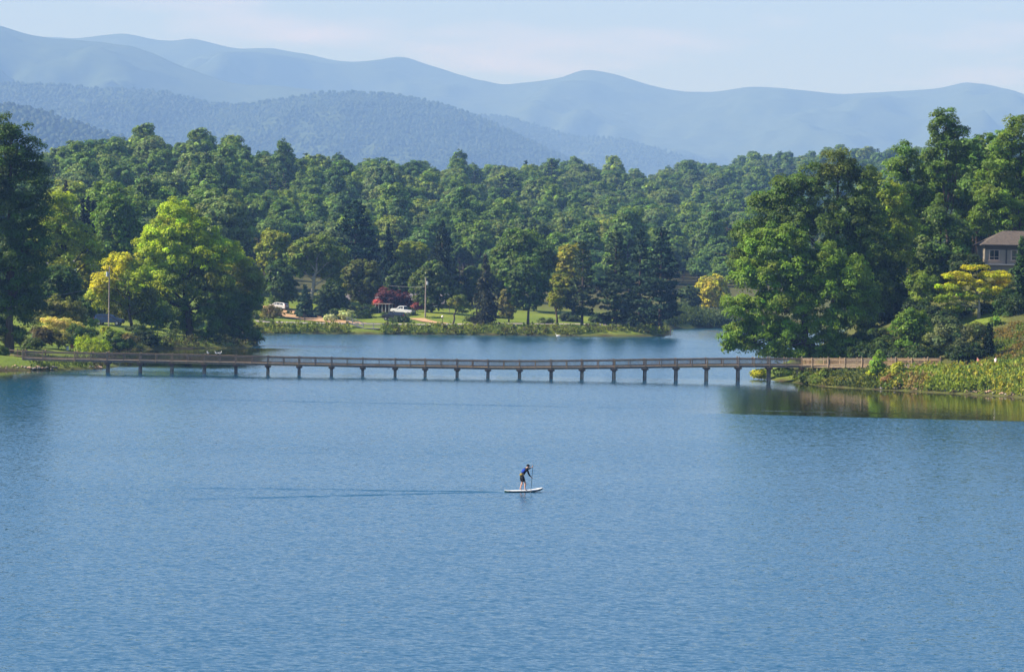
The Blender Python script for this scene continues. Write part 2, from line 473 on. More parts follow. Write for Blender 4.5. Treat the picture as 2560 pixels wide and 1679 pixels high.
    def arm(sgn, w):
        dd = math_('ABSOLUTE', math_('SUBTRACT', dy, math_('MULTIPLY', spread, sgn)))
        width = math_('MULTIPLY_ADD', back, 0.04, w)
        return math_('SUBTRACT', 1.0, math_('MINIMUM', math_('DIVIDE', dd, width), 1.0))
    wk = math_('MAXIMUM', arm(-0.08, 0.5), math_('MULTIPLY', arm(-1.0, 0.5), 0.8))
    wk = math_('MULTIPLY', math_('MULTIPLY', wk, sstep(back, 0.0, 0.8)), sstep(back, 24.0, 8.0))
    wk = math_('MULTIPLY', wk, sstep(wv.outputs['Fac'], 0.38, 0.57))
    sx = math_('MULTIPLY', math_('ADD', math_('MULTIPLY', a1, WAVE1), math_('MULTIPLY', a2, WAVE2)), math_('MULTIPLY', amp, 0.8))
    sy = math_('MULTIPLY', math_('ADD', math_('MULTIPLY', c1, WAVE1), math_('MULTIPLY', c2, WAVE2)), amp)
    sy = math_('SUBTRACT', sy, math_('MULTIPLY', amp, 0.066))            # the faces one sees are those turned this way
    sy = math_('SUBTRACT', sy, math_('MULTIPLY', wk, 0.36))
    cv = n.new('ShaderNodeCombineXYZ'); l.new(sx, cv.inputs['X']); l.new(sy, cv.inputs['Y']); cv.inputs['Z'].default_value = 1.0
    nv = n.new('ShaderNodeVectorMath'); nv.operation = 'NORMALIZE'; l.new(cv.outputs['Vector'], nv.inputs[0])
    l.new(nv.outputs['Vector'], b.inputs['Normal'])
    return m
_pp = P0(1306, 1229)
PADDLE_X, PADDLE_Y, WAKE_SLOPE = _pp.x, _pp.y, 0.055
WAVE1, WAVE2 = 0.58, 0.15
wx = np.concatenate([[-4500], np.linspace(-300, 300, 25), [4500]])
wy = np.concatenate([[-300], np.linspace(0, 900, 37), [6000]])
wme = grid_mesh('lake_water', wx, wy, np.zeros((len(wy), len(wx))))
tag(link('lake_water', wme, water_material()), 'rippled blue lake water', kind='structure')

# ------------------------------------------------------------------ paths laid on the ground
def ribbon(name, pts, widths, mat, label, lift=0.10):
    """a strip following the ground; pts world x,y"""
    P = []
    for i in range(len(pts) - 1):
        a, b = np.array(pts[i]), np.array(pts[i + 1]); k = max(2, int(np.linalg.norm(b - a) / 1.5))
        for t in np.linspace(0, 1, k, endpoint=(i == len(pts) - 2)):
            P.append(np.append(a + (b - a) * t, widths[i] + (widths[i + 1] - widths[i]) * t))
    P = np.array(P); V = []; F = []
    for i, p in enumerate(P):
        t = P[min(i + 1, len(P) - 1)][:2] - P[max(i - 1, 0)][:2]; t = t / max(np.linalg.norm(t), 1e-6)
        nrm = np.array([-t[1], t[0]])
        for s in np.linspace(-1, 1, 5):
            q = p[:2] + nrm * p[2] / 2 * s
            V.append((q[0], q[1], gz(q[0], q[1]) + lift))
    for i in range(len(P) - 1):
        for k in range(4):
            F.append((i * 5 + k, i * 5 + k + 1, (i + 1) * 5 + k + 1, (i + 1) * 5 + k))
    o = link(name, mesh_np(name, np.array(V), np.array(F)), mat, smooth=True)
    return tag(o, label, kind='structure')
TAN = pmat('driveway_gravel', (0.42, 0.27, 0.15), 0.95, 0.1, noise=0.25, nscale=1.2)
ASPH = pmat('shore_asphalt', (0.30, 0.27, 0.25), 0.9, 0.2, noise=0.2, nscale=1.0)
PATHM = pmat('path_gravel', (0.36, 0.25, 0.18), 0.95, 0.1, noise=0.25, nscale=2.0)
ribbon('driveway', [(XofPx(668, 716), 716), (XofPx(720, 704), 704), (XofPx(790, 690), 690), (XofPx(850, 682), 682), (XofPx(905, 679), 679)], [9, 10, 9, 7, 4], TAN, 'tan gravel driveway climbing from the far shore', 0.16)
ribbon('shore_road', [(XofPx(640, 672), 672), (XofPx(760, 675), 675), (XofPx(900, 678), 678), (XofPx(1060, 682), 682), (XofPx(1200, 688), 688), (XofPx(1400, 703), 703), (XofPx(1560, 712), 712)], [3.0] * 7, ASPH, 'pale asphalt lane along the far shore', 0.12)
ribbon('side_drive', [(XofPx(1040, 697), 697), (XofPx(1070, 690), 690), (XofPx(1110, 686), 686)], [3.5, 3, 3], TAN, 'short driveway beside the dark car', 0.17)
ribbon('footpath', [(XofPx(2325, 408.5), 408.5), (XofPx(2400, 406), 406), (XofPx(2500, 403.5), 403.5), (XofPx(2620, 401), 401)], [2.2] * 4, PATHM, 'gravel lakeside footpath from the bridge', 0.08)
# ------------------------------------------------------------------ foliage geometry
def unit(v): return v / np.maximum(np.linalg.norm(v, axis=-1, keepdims=True), 1e-9)
def rand_dirs(n): return unit(RNG.normal(size=(n, 3)))
def leaf_mesh(name, C, N, L, Wd, cols, T=None):
    """one folded-diamond leaf spray per centre: C centres, N normals, L lengths, Wd widths"""
    n = len(C)
    R = rand_dirs(n) if T is None else T
    T = unit(R - N * (R * N).sum(1, keepdims=True)); B = np.cross(N, T)
    L = np.broadcast_to(np.asarray(L, float), (n,))[:, None]; Wd = np.broadcast_to(np.asarray(Wd, float), (n,))[:, None]
    V = np.stack([C - T * L / 2, C + B * Wd / 2 + N * L * 0.08, C + T * L / 2, C - B * Wd / 2 + N * L * 0.08], 1).reshape(-1, 3)
    F = np.arange(4 * n).reshape(n, 4)
    return mesh_np(name, V, F, np.repeat(cols, 4, axis=0))
def crown_arrays(lobes, rc, leaf, cover=1.0, gap=0.1, vary=0.22, flat=0.8):
    """lobes: (centre xyz, radii xyz, colour) -> leaf centres, normals, colours"""
    cs, rs, cl = [], [], []
    LC = np.array([l[0] for l in lobes], float); LR = np.array([l[1] for l in lobes], float)
    for i, (c, r, col) in enumerate(lobes):
        c = np.array(c, float); r = np.array(r, float); col = np.array(col, float)
        ar = 4 * math.pi * ((r[0] * r[1]) ** 1.6 / 3 + (r[0] * r[2]) ** 1.6 / 3 + (r[1] * r[2]) ** 1.6 / 3) ** (1 / 1.6)
        k = max(6, int(ar / (math.pi * rc * rc) * 1.05))
        d = rand_dirs(k * 2)
        keep = (d[:, 2] > -0.35) | (RNG.random(len(d)) < 0.45)
        d = d[keep][:k]
        p = c + d * r * RNG.uniform(0.72, 1.02, (len(d), 1))
        ok = np.ones(len(p), bool)
        for j in range(len(lobes)):
            if j != i:
                ok &= (((p - LC[j]) / LR[j]) ** 2).sum(1) > 0.5
        ok &= RNG.random(len(p)) > gap
        p = p[ok]
        q = c + rand_dirs(max(3, k // 5)) * r * RNG.uniform(0.2, 0.6, (max(3, k // 5), 1))
        p = np.concatenate([p, q])
        cs.append(p); rs.append(rc * RNG.uniform(0.65, 1.3, len(p)))
        cl.append(col * np.exp(RNG.normal(0, vary, (len(p), 1))) * (1 + RNG.normal(0, 0.06, (len(p), 3))))
    cs = np.concatenate(cs); rs = np.concatenate(rs); cl = np.concatenate(cl)
    m = np.maximum(8, (0.92 * cover * 4 * math.pi * rs ** 2 * 0.8 / (leaf * leaf * 0.5)).astype(int))
    idx = np.repeat(np.arange(len(cs)), m); n = len(idx)
    d = rand_dirs(n); d[:, 2] = np.where(d[:, 2] < -0.2, -d[:, 2] * RNG.choice([1, -1], n, p=[.7, .3]), d[:, 2]); d = unit(d)
    sc = np.array([1, 1, flat])
    C = cs[idx] + d * sc * rs[idx][:, None] * RNG.uniform(0.55, 1.15, (n, 1))
    cen = LC.mean(0); tree_d = unit((cs - cen) / np.maximum(cs.std(0), 0.3))
    N = unit(d * 0.6 + tree_d[idx] * 0.55 + np.array([0, 0, 0.3]) + RNG.normal(0, 0.42, (n, 3)))
    K = np.clip(cl[idx] * np.array([1.62, 1.6, 1.15]) * np.exp(RNG.normal(0, 0.16, (n, 1))), 0.004, 0.9)
    return C, N, K
def crown_mesh(name, lobes, rc, leaf, cover=1.0, gap=0.1, vary=0.22, flat=0.8, aspect=0.62):
    C, N, K = crown_arrays(lobes, rc, leaf, cover, gap, vary, flat)
    return leaf_mesh(name, C, N, leaf * RNG.uniform(0.7, 1.35, len(C)), leaf * aspect * RNG.uniform(0.7, 1.3, len(C)), K)
def trunk_mesh(name, base, top, r, targets, seed=0, sink=0.4, lean=0.3, extra=0):
    """tapered trunk from base to top with limbs reaching to the targets"""
    rnd = random.Random(seed); base = Vector(base); top = Vector(top); H = (top - base).length
    mb = MB(); pts, rad = [], []
    for i in range(8):
        t = i / 7
        p = base.lerp(top, t) + Vector((rnd.uniform(-1, 1), rnd.uniform(-1, 1), 0)) * lean * math.sin(math.pi * t)
        if i == 0: p = p - Vector((0, 0, sink))
        pts.append(p); rad.append(r * (1.35 if i == 0 else 1.0) * (1 - 0.85 * t) + 0.02)
    mb.tube(pts, rad, 9)
    for c in targets:
        c = Vector(c); h = min(0.8, max(0.22, (c.z - base.z) / max(H, 0.1) * 0.62))
        a = base.lerp(top, h); k = max(0, min(7, int(h * 7)))
        a = pts[k].lerp(pts[min(7, k + 1)], h * 7 - k)
        mid = a.lerp(c, 0.5) + Vector((rnd.uniform(-.5, .5), rnd.uniform(-.5, .5), 0.10 * (c - a).length))
        rr = r * (1 - 0.85 * h) * 0.55
        mb.tube([a, a.lerp(mid, .55), mid, mid.lerp(c, .5) + Vector((0, 0, .2)), c], [rr, rr * .8, rr * .6, rr * .4, rr * .12], 6)
        for _ in range(2 + extra):
            e = c + Vector((rnd.uniform(-1, 1), rnd.uniform(-1, 1), rnd.uniform(-.2, 1))) * (c - a).length * 0.35
            mb.tube([mid, mid.lerp(e, .5), e], [rr * .4, rr * .25, rr * .07], 5)
    return mb.mesh(name)

def auto_lobes(cx, top, bot, hw, col, seed, n=9, shape='round'):
    """lobes (photo px) filling an egg-shaped crown"""
    r = random.Random(seed); cy = (top + bot) / 2; hh = (bot - top) / 2
    L = [(cx, cy, hw * 0.70, hh * 0.72, 0.0, col)]
    for i in range(n):
        a = 2 * math.pi * (i + r.uniform(-.3, .3)) / n
        kx = hw * (0.62 if shape == 'round' else 0.55); ky = hh * 0.62
        w = 1.0 if shape == 'round' else (1.0 - 0.35 * math.sin(a))
        s = r.uniform(0.34, 0.50)
        L.append((cx + kx * math.cos(a) * w, cy - ky * math.sin(a), hw * s, hw * s * r.uniform(0.75, 1.0), r.uniform(-0.5, 0.5) * hw, col))
    for i in range(4):
        L.append((cx + r.uniform(-.45, .45) * hw, cy + r.uniform(-.6, .5) * hh, hw * 0.42, hw * 0.36, -hw * r.uniform(0.3, 0.65), col))
    return L

TREES = []        # occluders for the forest survey: (px, py, rx, ry, Y)
def broadleaf(name, label, cat, Y, base_px, lobes, col, rc=None, leaf=None, cover=1.0, gap=0.12, trunk_r=None, group=None, bark=None, flat=0.8,
              base_py=None, vary=0.22, aspect=0.62, dense_trunk=True, extra=0):
    """a tree from lobes given in photo px: (px, py, rx, ry, depth offset px, colour or None)"""
    s = m_per_px(Y)
    base = at(base_px, Y)
    LB = []
    for q in lobes:
        px, py, rx, ry = q[:4]; dy = (q[4] if len(q) > 4 else 0) * s
        c = q[5] if len(q) > 5 and q[5] is not None else col
        p = W(px, py, Y + dy)
        dp = 0.5 * (rx + ry) if rx < 2.2 * ry else rx * 0.85
        LB.append((np.array(p - base), np.array((rx * s, dp * s, ry * s)), c))
        TREES.append((px, py, rx, ry, Y))
    root = empty(name, base, 0, label, cat, group)
    rc = rc if rc else max(0.45, 0.22 * float(np.mean([l[1][0] for l in LB])))
    leaf = leaf if leaf else 0.00085 * Y
    cm = crown_mesh('crown', LB, rc, leaf, cover, gap, vary, flat, aspect)
    link('crown', cm, LEAF, root)
    zs = [l[0][2] + l[1][2] * 0.6 for l in LB]
    top_i = int(np.argmax(zs)); tc_ = LB[top_i][0]
    H = max(zs)
    tr = trunk_r if trunk_r else max(0.05, 0.022 * H)
    order = sorted(range(len(LB)), key=lambda i: LB[i][0][2])
    tg = [LB[i][0] for i in order if i != top_i][:9]
    tm = trunk_mesh('trunk', (0, 0, 0), (tc_[0] * 0.8, tc_[1] * 0.8, H * 0.93), tr, tg, seed=int(base_px + Y), extra=extra)
    link('trunk', tm, bark or BARK, root, smooth=True)
    return root

def conifer_arrays(H, z0, R, col, style='spruce', card=0.5, dens=1.0, seed=0):
    rng = np.random.default_rng(seed); C, N, T, L, K, BR = [], [], [], [], [], []
    step = {'spruce': 0.55, 'pine': 0.95, 'cypress': 0.5}[style] * max(1.0, H / 22) / dens
    z = z0
    while z < H - 0.2:
        t = (z - z0) / (H - z0)
        if style == 'pine':
            prof = (1 - t) ** 0.55 * (0.55 + 0.45 * min(1, t * 4 + 0.3)); nb = 6
        elif style == 'cypress':
            prof = math.sin(math.pi * min(1, 0.12 + t * 0.9)) ** 0.6 * (1 - 0.6 * t); nb = 8
        else:
            prof = (1 - t) ** 0.9 * min(1, 0.72 + t * 2); nb = 8
        nb = max(4, int(nb * (0.55 + 0.6 * (1 - t))))
        for k in range(nb):
            a = rng.uniform(0, 2 * math.pi); ln = R * prof * rng.uniform(0.62, 1.12) + 0.25
            droop = {'spruce': -0.28, 'pine': 0.12, 'cypress': 0.6}[style] + rng.normal(0, 0.08)
            d = np.array([math.cos(a), math.sin(a), droop]); d /= np.linalg.norm(d)
            o = np.array([0, 0, z + rng.uniform(-.3, .3)])
            BR.append((o, o + d * ln))
            m = max(4, int(ln / card * 6.0 * dens)) if style != 'pine' else max(6, int(ln / card * 8.0 * dens))
            u = rng.uniform(0.15 if style != 'pine' else 0.35, 1.03, m) ** 0.8
            side = np.array([-d[1], d[0], 0])
            w = rng.normal(0, 1, m) * (0.20 * ln * (1.15 - u) + 0.10 + (0.25 if style == 'pine' else 0))
            p = o + d * (u * ln)[:, None] + side * w[:, None] + np.array([0, 0, 1]) * (rng.normal(0, 0.16, m) - (0.22 * np.abs(w) if style == 'spruce' else 0))[:, None]
            C.append(p)
            tt = d * 1.0 + side * (np.sign(w) * 0.7)[:, None] + rng.normal(0, 0.3, (m, 3)) + (np.array([0, 0, -0.35]) if style == 'spruce' else np.array([0, 0, 0.3]))
            T.append(tt)
            N.append(np.array([0, 0, 0.35]) + d * 0.75 + rng.normal(0, 0.6, (m, 3)))
            L.append(card * rng.uniform(0.7, 1.5, m))
            K.append(np.array(col) * np.exp(rng.normal(0, 0.22)) * np.exp(rng.normal(0, 0.15, (m, 1))) * np.ones((m, 3)))
        z += step * rng.uniform(0.7, 1.3)
    m = 40
    C.append(np.stack([rng.normal(0, .15, m), rng.normal(0, .15, m), rng.uniform(H - 1.2, H + 0.3, m)], 1)); T.append(np.tile([0, 0, 1.0], (m, 1)) + rng.normal(0, .3, (m, 3)))
    N.append(rng.normal(0, 1, (m, 3))); L.append(np.full(m, card)); K.append(np.array(col) * np.ones((m, 3)))
    return np.concatenate(C), unit(np.concatenate(N)), unit(np.concatenate(T)), np.concatenate(L), np.clip(np.concatenate(K), .003, .9), BR
def conifer_meshes(H, z0, R, col, style, card, dens, seed, trunk_r=None):
    C, N, T, L, K, BR = conifer_arrays(H, z0, R, col, style, card, dens, seed)
    cm = leaf_mesh('crown', C, N, L, L * 0.5, K, T)
    mb = MB(); r = trunk_r or (0.016 * H + 0.05)
    mb.tube([(0, 0, -0.5), (0, 0, H * .1), (0.05, 0, H * .4), (0, 0.05, H * .7), (0, 0, H)], [r * 1.3, r, r * .8, r * .5, 0.03], 8)
    for a, b in BR[::3]:
        mb.tube([a, (a + b) / 2, b], [r * .16, r * .11, r * .04], 4, cap=False)
    return cm, mb.mesh('trunk')
def conifer(name, label, Y, px, top, bot, hw, col, style='spruce', dens=1.0, seed=1, bark=None, group=None, trunk_r=None, card=None):
    base = at(px, Y); s = m_per_px(Y)
    H = W(px, top, Y).z - base.z; z0 = max(0.4, W(px, bot, Y).z - base.z); R = hw * s
    root = empty(name, base, 0, label, 'tree', group)
    cm, tm = conifer_meshes(H, z0, R, col, style, card or 0.0010 * Y, dens, seed, trunk_r)
    link('crown', cm, NEEDLE, root); link('trunk', tm, bark or BARK, root, smooth=True)
    for t in (0.25, 0.5, 0.75):
        TREES.append((px, bot + (top - bot) * t, hw * (1 - t * .9), (bot - top) * 0.2, Y))
    return root
# ------------------------------------------------------------------ leaf colours
DG = (.034, .066, .018); MG = (.060, .108, .020); LG = (.085, .14, .022); YG = (.20, .21, .018); YE = (.27, .27, .018)
OL = (.075, .085, .022); CF = (.017, .042, .020); BG = (.026, .056, .034); MAR = (.060, .020, .028); BRN = (.085, .055, .022)
LIME = (.17, .23, .018); CREAM = (.32, .29, .12); GRY = (.085, .11, .055); OLIVE_LIT = (.12, .135, .025); MID = (.086, .145, .022)

# ---- left shore
broadleaf('broadleaf_tree', 'tall dark green tree cut by the left picture edge', 'tree', 452, 25,
    [(28, 335, 52, 45), (70, 385, 45, 42), (15, 420, 60, 55), (88, 455, 36, 45), (95, 520, 34, 45), (35, 530, 65, 60), (70, 610, 55, 55), (20, 660, 70, 65), (80, 690, 45, 55), (30, 770, 62, 55, 12), (75, 770, 42, 48, 10),
     (-45, 480, 70, 90), (-45, 660, 70, 90), (10, 830, 50, 28, 8), (-50, 800, 60, 50, 8)], DG, rc=1.0, leaf=0.34, cover=1.0, gap=0.24, trunk_r=0.55)
broadleaf('broadleaf_tree', 'open yellow-green tree just behind the tall dark left-edge tree', 'tree', 560, 175,
    [(140, 525, 42, 42), (120, 590, 45, 50), (175, 585, 40, 40), (215, 615, 42, 34), (245, 650, 28, 34), (180, 650, 50, 45), (130, 670, 50, 50)], (.13, .17, .02), rc=1.2, leaf=0.46, gap=0.25)
broadleaf('broadleaf_tree', 'shaded tree behind the trunk of the tall left-edge tree', 'tree', 600, 25, auto_lobes(25, 620, 790, 70, DG, 29), DG, gap=0.1)
broadleaf('broadleaf_tree', 'round full green tree above the white gable house', 'tree', 645, 290, auto_lobes(290, 472, 690, 68, (.06, .11, .018), 5), MG)
conifer('conifer_tree', 'dusky conifer spire left of the round full green tree', 668, 160, 455, 690, 32, (.035, .04, .028), 'spruce', 0.9, 3)
for i, (px, tp) in enumerate(((203, 502), (216, 495), (229, 505))):
    conifer('cypress_tree', 'slim dark cypress in the row of three, ' + ('leftmost', 'middle one', 'rightmost')[i], 655, px, tp, 640, 9, (.02, .035, .024), 'cypress', 1.0, 11 + i, group='three slim cypresses')
broadleaf('broadleaf_tree', 'shaded blue-green tree behind the white gable house', 'tree', 668, 255, auto_lobes(262, 590, 770, 50, DG, 6), DG)
broadleaf('broadleaf_tree', 'feathery olive tree beside the white gable house', 'tree', 575, 205, auto_lobes(200, 625, 760, 42, OLIVE_LIT, 8), OLIVE_LIT, gap=0.25)
broadleaf('broadleaf_tree', 'low dark tree crown below the overhead wire', 'tree', 518, 140, auto_lobes(140, 660, 800, 66, DG, 9), DG, gap=0.1)
broadleaf('broadleaf_tree', 'shadowed tree crown under the yellow tree by the utility pole', 'tree', 574, 240, auto_lobes(240, 700, 815, 50, DG, 19), DG, gap=0.1)
broadleaf('broadleaf_tree', 'low tree with golden yellow top beside the utility pole', 'tree', 547, 332,
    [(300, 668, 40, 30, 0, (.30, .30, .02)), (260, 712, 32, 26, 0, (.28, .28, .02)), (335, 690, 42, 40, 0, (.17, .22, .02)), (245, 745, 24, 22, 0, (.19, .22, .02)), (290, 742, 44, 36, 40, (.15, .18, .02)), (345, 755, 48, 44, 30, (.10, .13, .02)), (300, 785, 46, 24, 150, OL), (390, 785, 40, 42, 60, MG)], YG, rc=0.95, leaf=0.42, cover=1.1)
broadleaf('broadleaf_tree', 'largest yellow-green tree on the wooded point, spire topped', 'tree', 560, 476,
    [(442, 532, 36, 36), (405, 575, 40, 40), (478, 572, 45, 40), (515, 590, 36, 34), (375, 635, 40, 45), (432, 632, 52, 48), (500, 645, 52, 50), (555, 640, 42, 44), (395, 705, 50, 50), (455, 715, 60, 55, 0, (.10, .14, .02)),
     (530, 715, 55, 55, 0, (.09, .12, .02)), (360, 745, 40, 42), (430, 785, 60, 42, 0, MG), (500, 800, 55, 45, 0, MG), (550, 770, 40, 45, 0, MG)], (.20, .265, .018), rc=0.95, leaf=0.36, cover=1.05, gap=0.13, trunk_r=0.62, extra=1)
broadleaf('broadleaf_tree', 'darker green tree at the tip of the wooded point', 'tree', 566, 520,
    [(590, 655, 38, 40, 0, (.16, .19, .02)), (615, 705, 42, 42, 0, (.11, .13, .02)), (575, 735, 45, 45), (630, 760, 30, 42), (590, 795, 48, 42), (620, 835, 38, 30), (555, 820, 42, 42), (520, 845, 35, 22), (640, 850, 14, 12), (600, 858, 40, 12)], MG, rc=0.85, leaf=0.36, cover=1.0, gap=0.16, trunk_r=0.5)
broadleaf('small_tree', 'brownish green small tree left of the dark blue car', 'small tree', 500, 150,
    [(100, 775, 30, 22), (145, 762, 36, 22), (188, 772, 32, 22), (125, 795, 44, 20), (180, 795, 34, 18)], (.085, .10, .025), rc=0.7, leaf=0.36)
broadleaf('shrub', 'cream and gold variegated shrub with arching sprays', 'shrub', 492, 150,
    [(128, 802, 26, 9), (160, 806, 32, 10), (190, 816, 24, 8), (140, 820, 32, 9), (168, 828, 26, 9)], CREAM, rc=0.45, leaf=0.34, flat=0.5, aspect=0.35)
broadleaf('shrub', 'pale green rounded shrub behind the cream shrub', 'shrub', 520, 215, [(205, 803, 22, 14), (232, 808, 22, 11)], (.13, .18, .04), rc=0.5, leaf=0.32)
broadleaf('shrub', 'bright lime green feathery bush beside the bridge', 'bush', 462, 232,
    [(222, 858, 28, 18), (248, 866, 28, 14), (205, 868, 22, 14), (235, 872, 40, 12), (268, 874, 12, 8)], LIME, rc=0.5, leaf=0.40, aspect=0.25, flat=1.1)
broadleaf('clipped_bush', 'clipped round bush on the lawn at the fence', 'bush', 436, 57, [(57, 889, 18, 17)], (.055, .085, .03), rc=0.32, leaf=0.20, cover=1.5, gap=0.0, vary=0.08)
broadleaf('bush', 'dark bush cut by the left picture edge beside the lawn', 'bush', 433, 2, [(0, 884, 18, 20), (-25, 880, 22, 25)], (.04, .07, .02), rc=0.4, leaf=0.24, cover=1.3, gap=0.02)
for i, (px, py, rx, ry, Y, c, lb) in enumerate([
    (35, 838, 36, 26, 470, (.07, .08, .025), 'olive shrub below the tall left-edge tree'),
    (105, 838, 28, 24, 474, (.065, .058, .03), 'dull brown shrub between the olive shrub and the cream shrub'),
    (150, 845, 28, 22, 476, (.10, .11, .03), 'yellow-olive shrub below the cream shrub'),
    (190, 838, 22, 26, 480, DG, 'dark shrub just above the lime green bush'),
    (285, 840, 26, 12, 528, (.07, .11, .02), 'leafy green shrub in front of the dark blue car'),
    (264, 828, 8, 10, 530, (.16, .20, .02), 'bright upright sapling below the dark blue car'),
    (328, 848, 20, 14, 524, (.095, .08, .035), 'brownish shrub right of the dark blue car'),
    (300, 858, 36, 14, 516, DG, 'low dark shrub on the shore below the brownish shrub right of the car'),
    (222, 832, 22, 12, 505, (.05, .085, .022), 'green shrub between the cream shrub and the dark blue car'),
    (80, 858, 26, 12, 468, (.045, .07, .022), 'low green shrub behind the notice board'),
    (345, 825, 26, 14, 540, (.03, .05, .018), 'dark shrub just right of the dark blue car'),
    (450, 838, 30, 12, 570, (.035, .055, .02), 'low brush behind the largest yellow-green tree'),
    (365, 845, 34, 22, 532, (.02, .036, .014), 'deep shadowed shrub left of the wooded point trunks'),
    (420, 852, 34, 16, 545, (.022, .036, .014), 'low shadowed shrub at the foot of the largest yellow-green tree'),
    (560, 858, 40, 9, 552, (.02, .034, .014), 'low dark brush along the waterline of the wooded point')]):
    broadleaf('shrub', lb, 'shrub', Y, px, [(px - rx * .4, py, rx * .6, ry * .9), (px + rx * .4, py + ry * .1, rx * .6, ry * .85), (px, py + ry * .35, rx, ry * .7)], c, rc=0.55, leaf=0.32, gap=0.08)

# ---- right shore
broadleaf('oak_tree', 'broad sunlit oak overhanging the right end of the bridge', 'tree', 433, 2030,
    [(1905, 615, 42, 40), (1965, 610, 50, 44), (1862, 690, 40, 42), (1925, 690, 52, 48), (1995, 672, 58, 50), (1845, 770, 40, 42), (1905, 765, 52, 48), (1975, 750, 60, 55), (2055, 735, 62, 62), (2125, 700, 55, 56), (2150, 760, 45, 55), (2060, 655, 50, 45), (1840, 835, 38, 30), (1898, 835, 50, 40),
     (1965, 840, 58, 42), (2040, 835, 62, 48), (2110, 810, 55, 55), (1822, 868, 14, 12), (1852, 868, 30, 16), (1945, 882, 50, 15), (2120, 870, 55, 25), (2005, 888, 46, 13), (2065, 886, 46, 15)], MID, rc=0.82, leaf=0.32, cover=1.1, gap=0.09, trunk_r=0.55)
broadleaf('oak_tree', 'darker tall oak behind the broad sunlit oak', 'tree', 452, 2085,
    [(2095, 425, 46, 42, 0, (.062, .084, .02)), (2040, 450, 50, 42, 0, (.056, .084, .02)), (1978, 478, 50, 42), (1918, 520, 45, 42), (2150, 455, 46, 46), (1875, 590, 42, 50), (1850, 655, 36, 40), (1960, 560, 70, 60), (2060, 545, 70, 65), (2150, 545, 60, 70), (2190, 630, 55, 60), (2100, 650, 66, 62), (2185, 730, 55, 60)],
    (.052, .088, .018), rc=0.9, leaf=0.34, cover=0.95, gap=0.14, trunk_r=0.6)
broadleaf('broadleaf_tree', 'lime-tinted tree right of the oaks', 'tree', 462, 2215, [(2190, 475, 36, 32), (2228, 500, 42, 40), (2195, 545, 48, 42), (2250, 570, 42, 46), (2225, 630, 50, 50)], (.11, .16, .02), rc=0.9, leaf=0.36)
broadleaf('broadleaf_tree', 'tall green tree left of the slender bare-trunked tree', 'tree', 478, 2275, [(2262, 395, 36, 36), (2238, 435, 36, 36), (2292, 440, 38, 40), (2265, 490, 48, 46), (2310, 520, 36, 44), (2285, 580, 46, 50), (2290, 660, 50, 50)], MG, rc=0.9, leaf=0.36, gap=0.15)
broadleaf('slender_tree', 'tallest slender tree with a long bare trunk', 'tree', 466, 2368,
    [(2362, 302, 30, 26), (2338, 335, 22, 22), (2395, 335, 30, 28), (2365, 365, 40, 26), (2420, 372, 20, 17), (2325, 395, 20, 17), (2400, 400, 24, 18), (2352, 455, 22, 18), (2388, 480, 22, 18), (2340, 425, 24, 18), (2395, 432, 24, 18), (2365, 420, 24, 18), (2355, 510, 20, 18)], (.055, .095, .02), rc=0.7, leaf=0.34, gap=0.22, trunk_r=0.30)
broadleaf('broadleaf_tree', 'leafy tree at the right picture edge above the house', 'tree', 472, 2545,
    [(2552, 335, 44, 42), (2505, 365, 38, 36), (2548, 415, 52, 50), (2488, 430, 42, 42), (2505, 500, 52, 52), (2560, 505, 50, 50), (2462, 490, 30, 34), (2462, 550, 34, 38), (2520, 560, 50, 36), (2600, 420, 60, 90)], (.075, .125, .022), rc=0.9, leaf=0.36, gap=0.16)
broadleaf('broadleaf_tree', 'mid green tree below the slender bare-trunked tree', 'tree', 450, 2360, [(2345, 560, 46, 42), (2390, 590, 40, 42), (2330, 630, 46, 46), (2385, 650, 42, 40), (2340, 700, 42, 40)], (.05, .085, .022), rc=1.0, leaf=0.40)
broadleaf('broadleaf_tree', 'shadowed tree between the oaks and the yellow tree', 'tree', 456, 2240, [(2225, 700, 46, 50), (2180, 780, 50, 60), (2250, 770, 46, 50), (2215, 840, 56, 40)], DG, rc=1.0, leaf=0.40)
broadleaf('small_tree', 'olive-green small tree left of the yellow tree', 'small tree', 434, 2310, [(2300, 715, 32, 28), (2330, 740, 34, 26), (2290, 755, 30, 28)], (.075, .11, .02), rc=0.7, leaf=0.36)
broadleaf('yellow_tree', 'layered golden yellow tree below the house', 'tree', 432, 2448,
    [(2395, 690, 36, 9, 0, YE), (2440, 672, 30, 9, 0, YE), (2485, 688, 38, 11, 0, YE), (2372, 718, 34, 9, 0, (.20, .24, .02)), (2425, 708, 42, 11, 0, YE), (2505, 708, 24, 10, 0, (.32, .27, .016)), (2362, 748, 28, 9, 0, (.13, .19, .02)),
     (2402, 738, 38, 10, 0, (.15, .20, .02)), (2470, 725, 40, 12, 0, (.22, .23, .02)), (2385, 770, 26, 8, 0, (.14, .18, .02)), (2440, 745, 36, 10, 0, (.12, .16, .02))], YE, rc=0.55, leaf=0.38, flat=0.45, gap=0.05, aspect=0.4, trunk_r=0.2, bark=PALE_BARK)
broadleaf('shrub', 'grey-green mounded shrub beside the end of the bridge', 'shrub', 414, 2385, [(2365, 825, 36, 26), (2405, 842, 38, 24), (2345, 850, 28, 24), (2435, 835, 24, 24), (2385, 865, 46, 18)], GRY, rc=0.7, leaf=0.30)
broadleaf('small_tree', 'bright green small tree just behind the bridge end', 'small tree', 418, 2285, [(2285, 800, 34, 26), (2255, 825, 28, 28), (2308, 835, 30, 26), (2280, 855, 36, 22)], (.075, .13, .02), rc=0.7, leaf=0.36)
conifer('arborvitae', 'clipped evergreen cone at the right picture edge before the house', 434, 2553, 595, 760, 24, (.035, .075, .02), 'cypress', 1.3, 31)
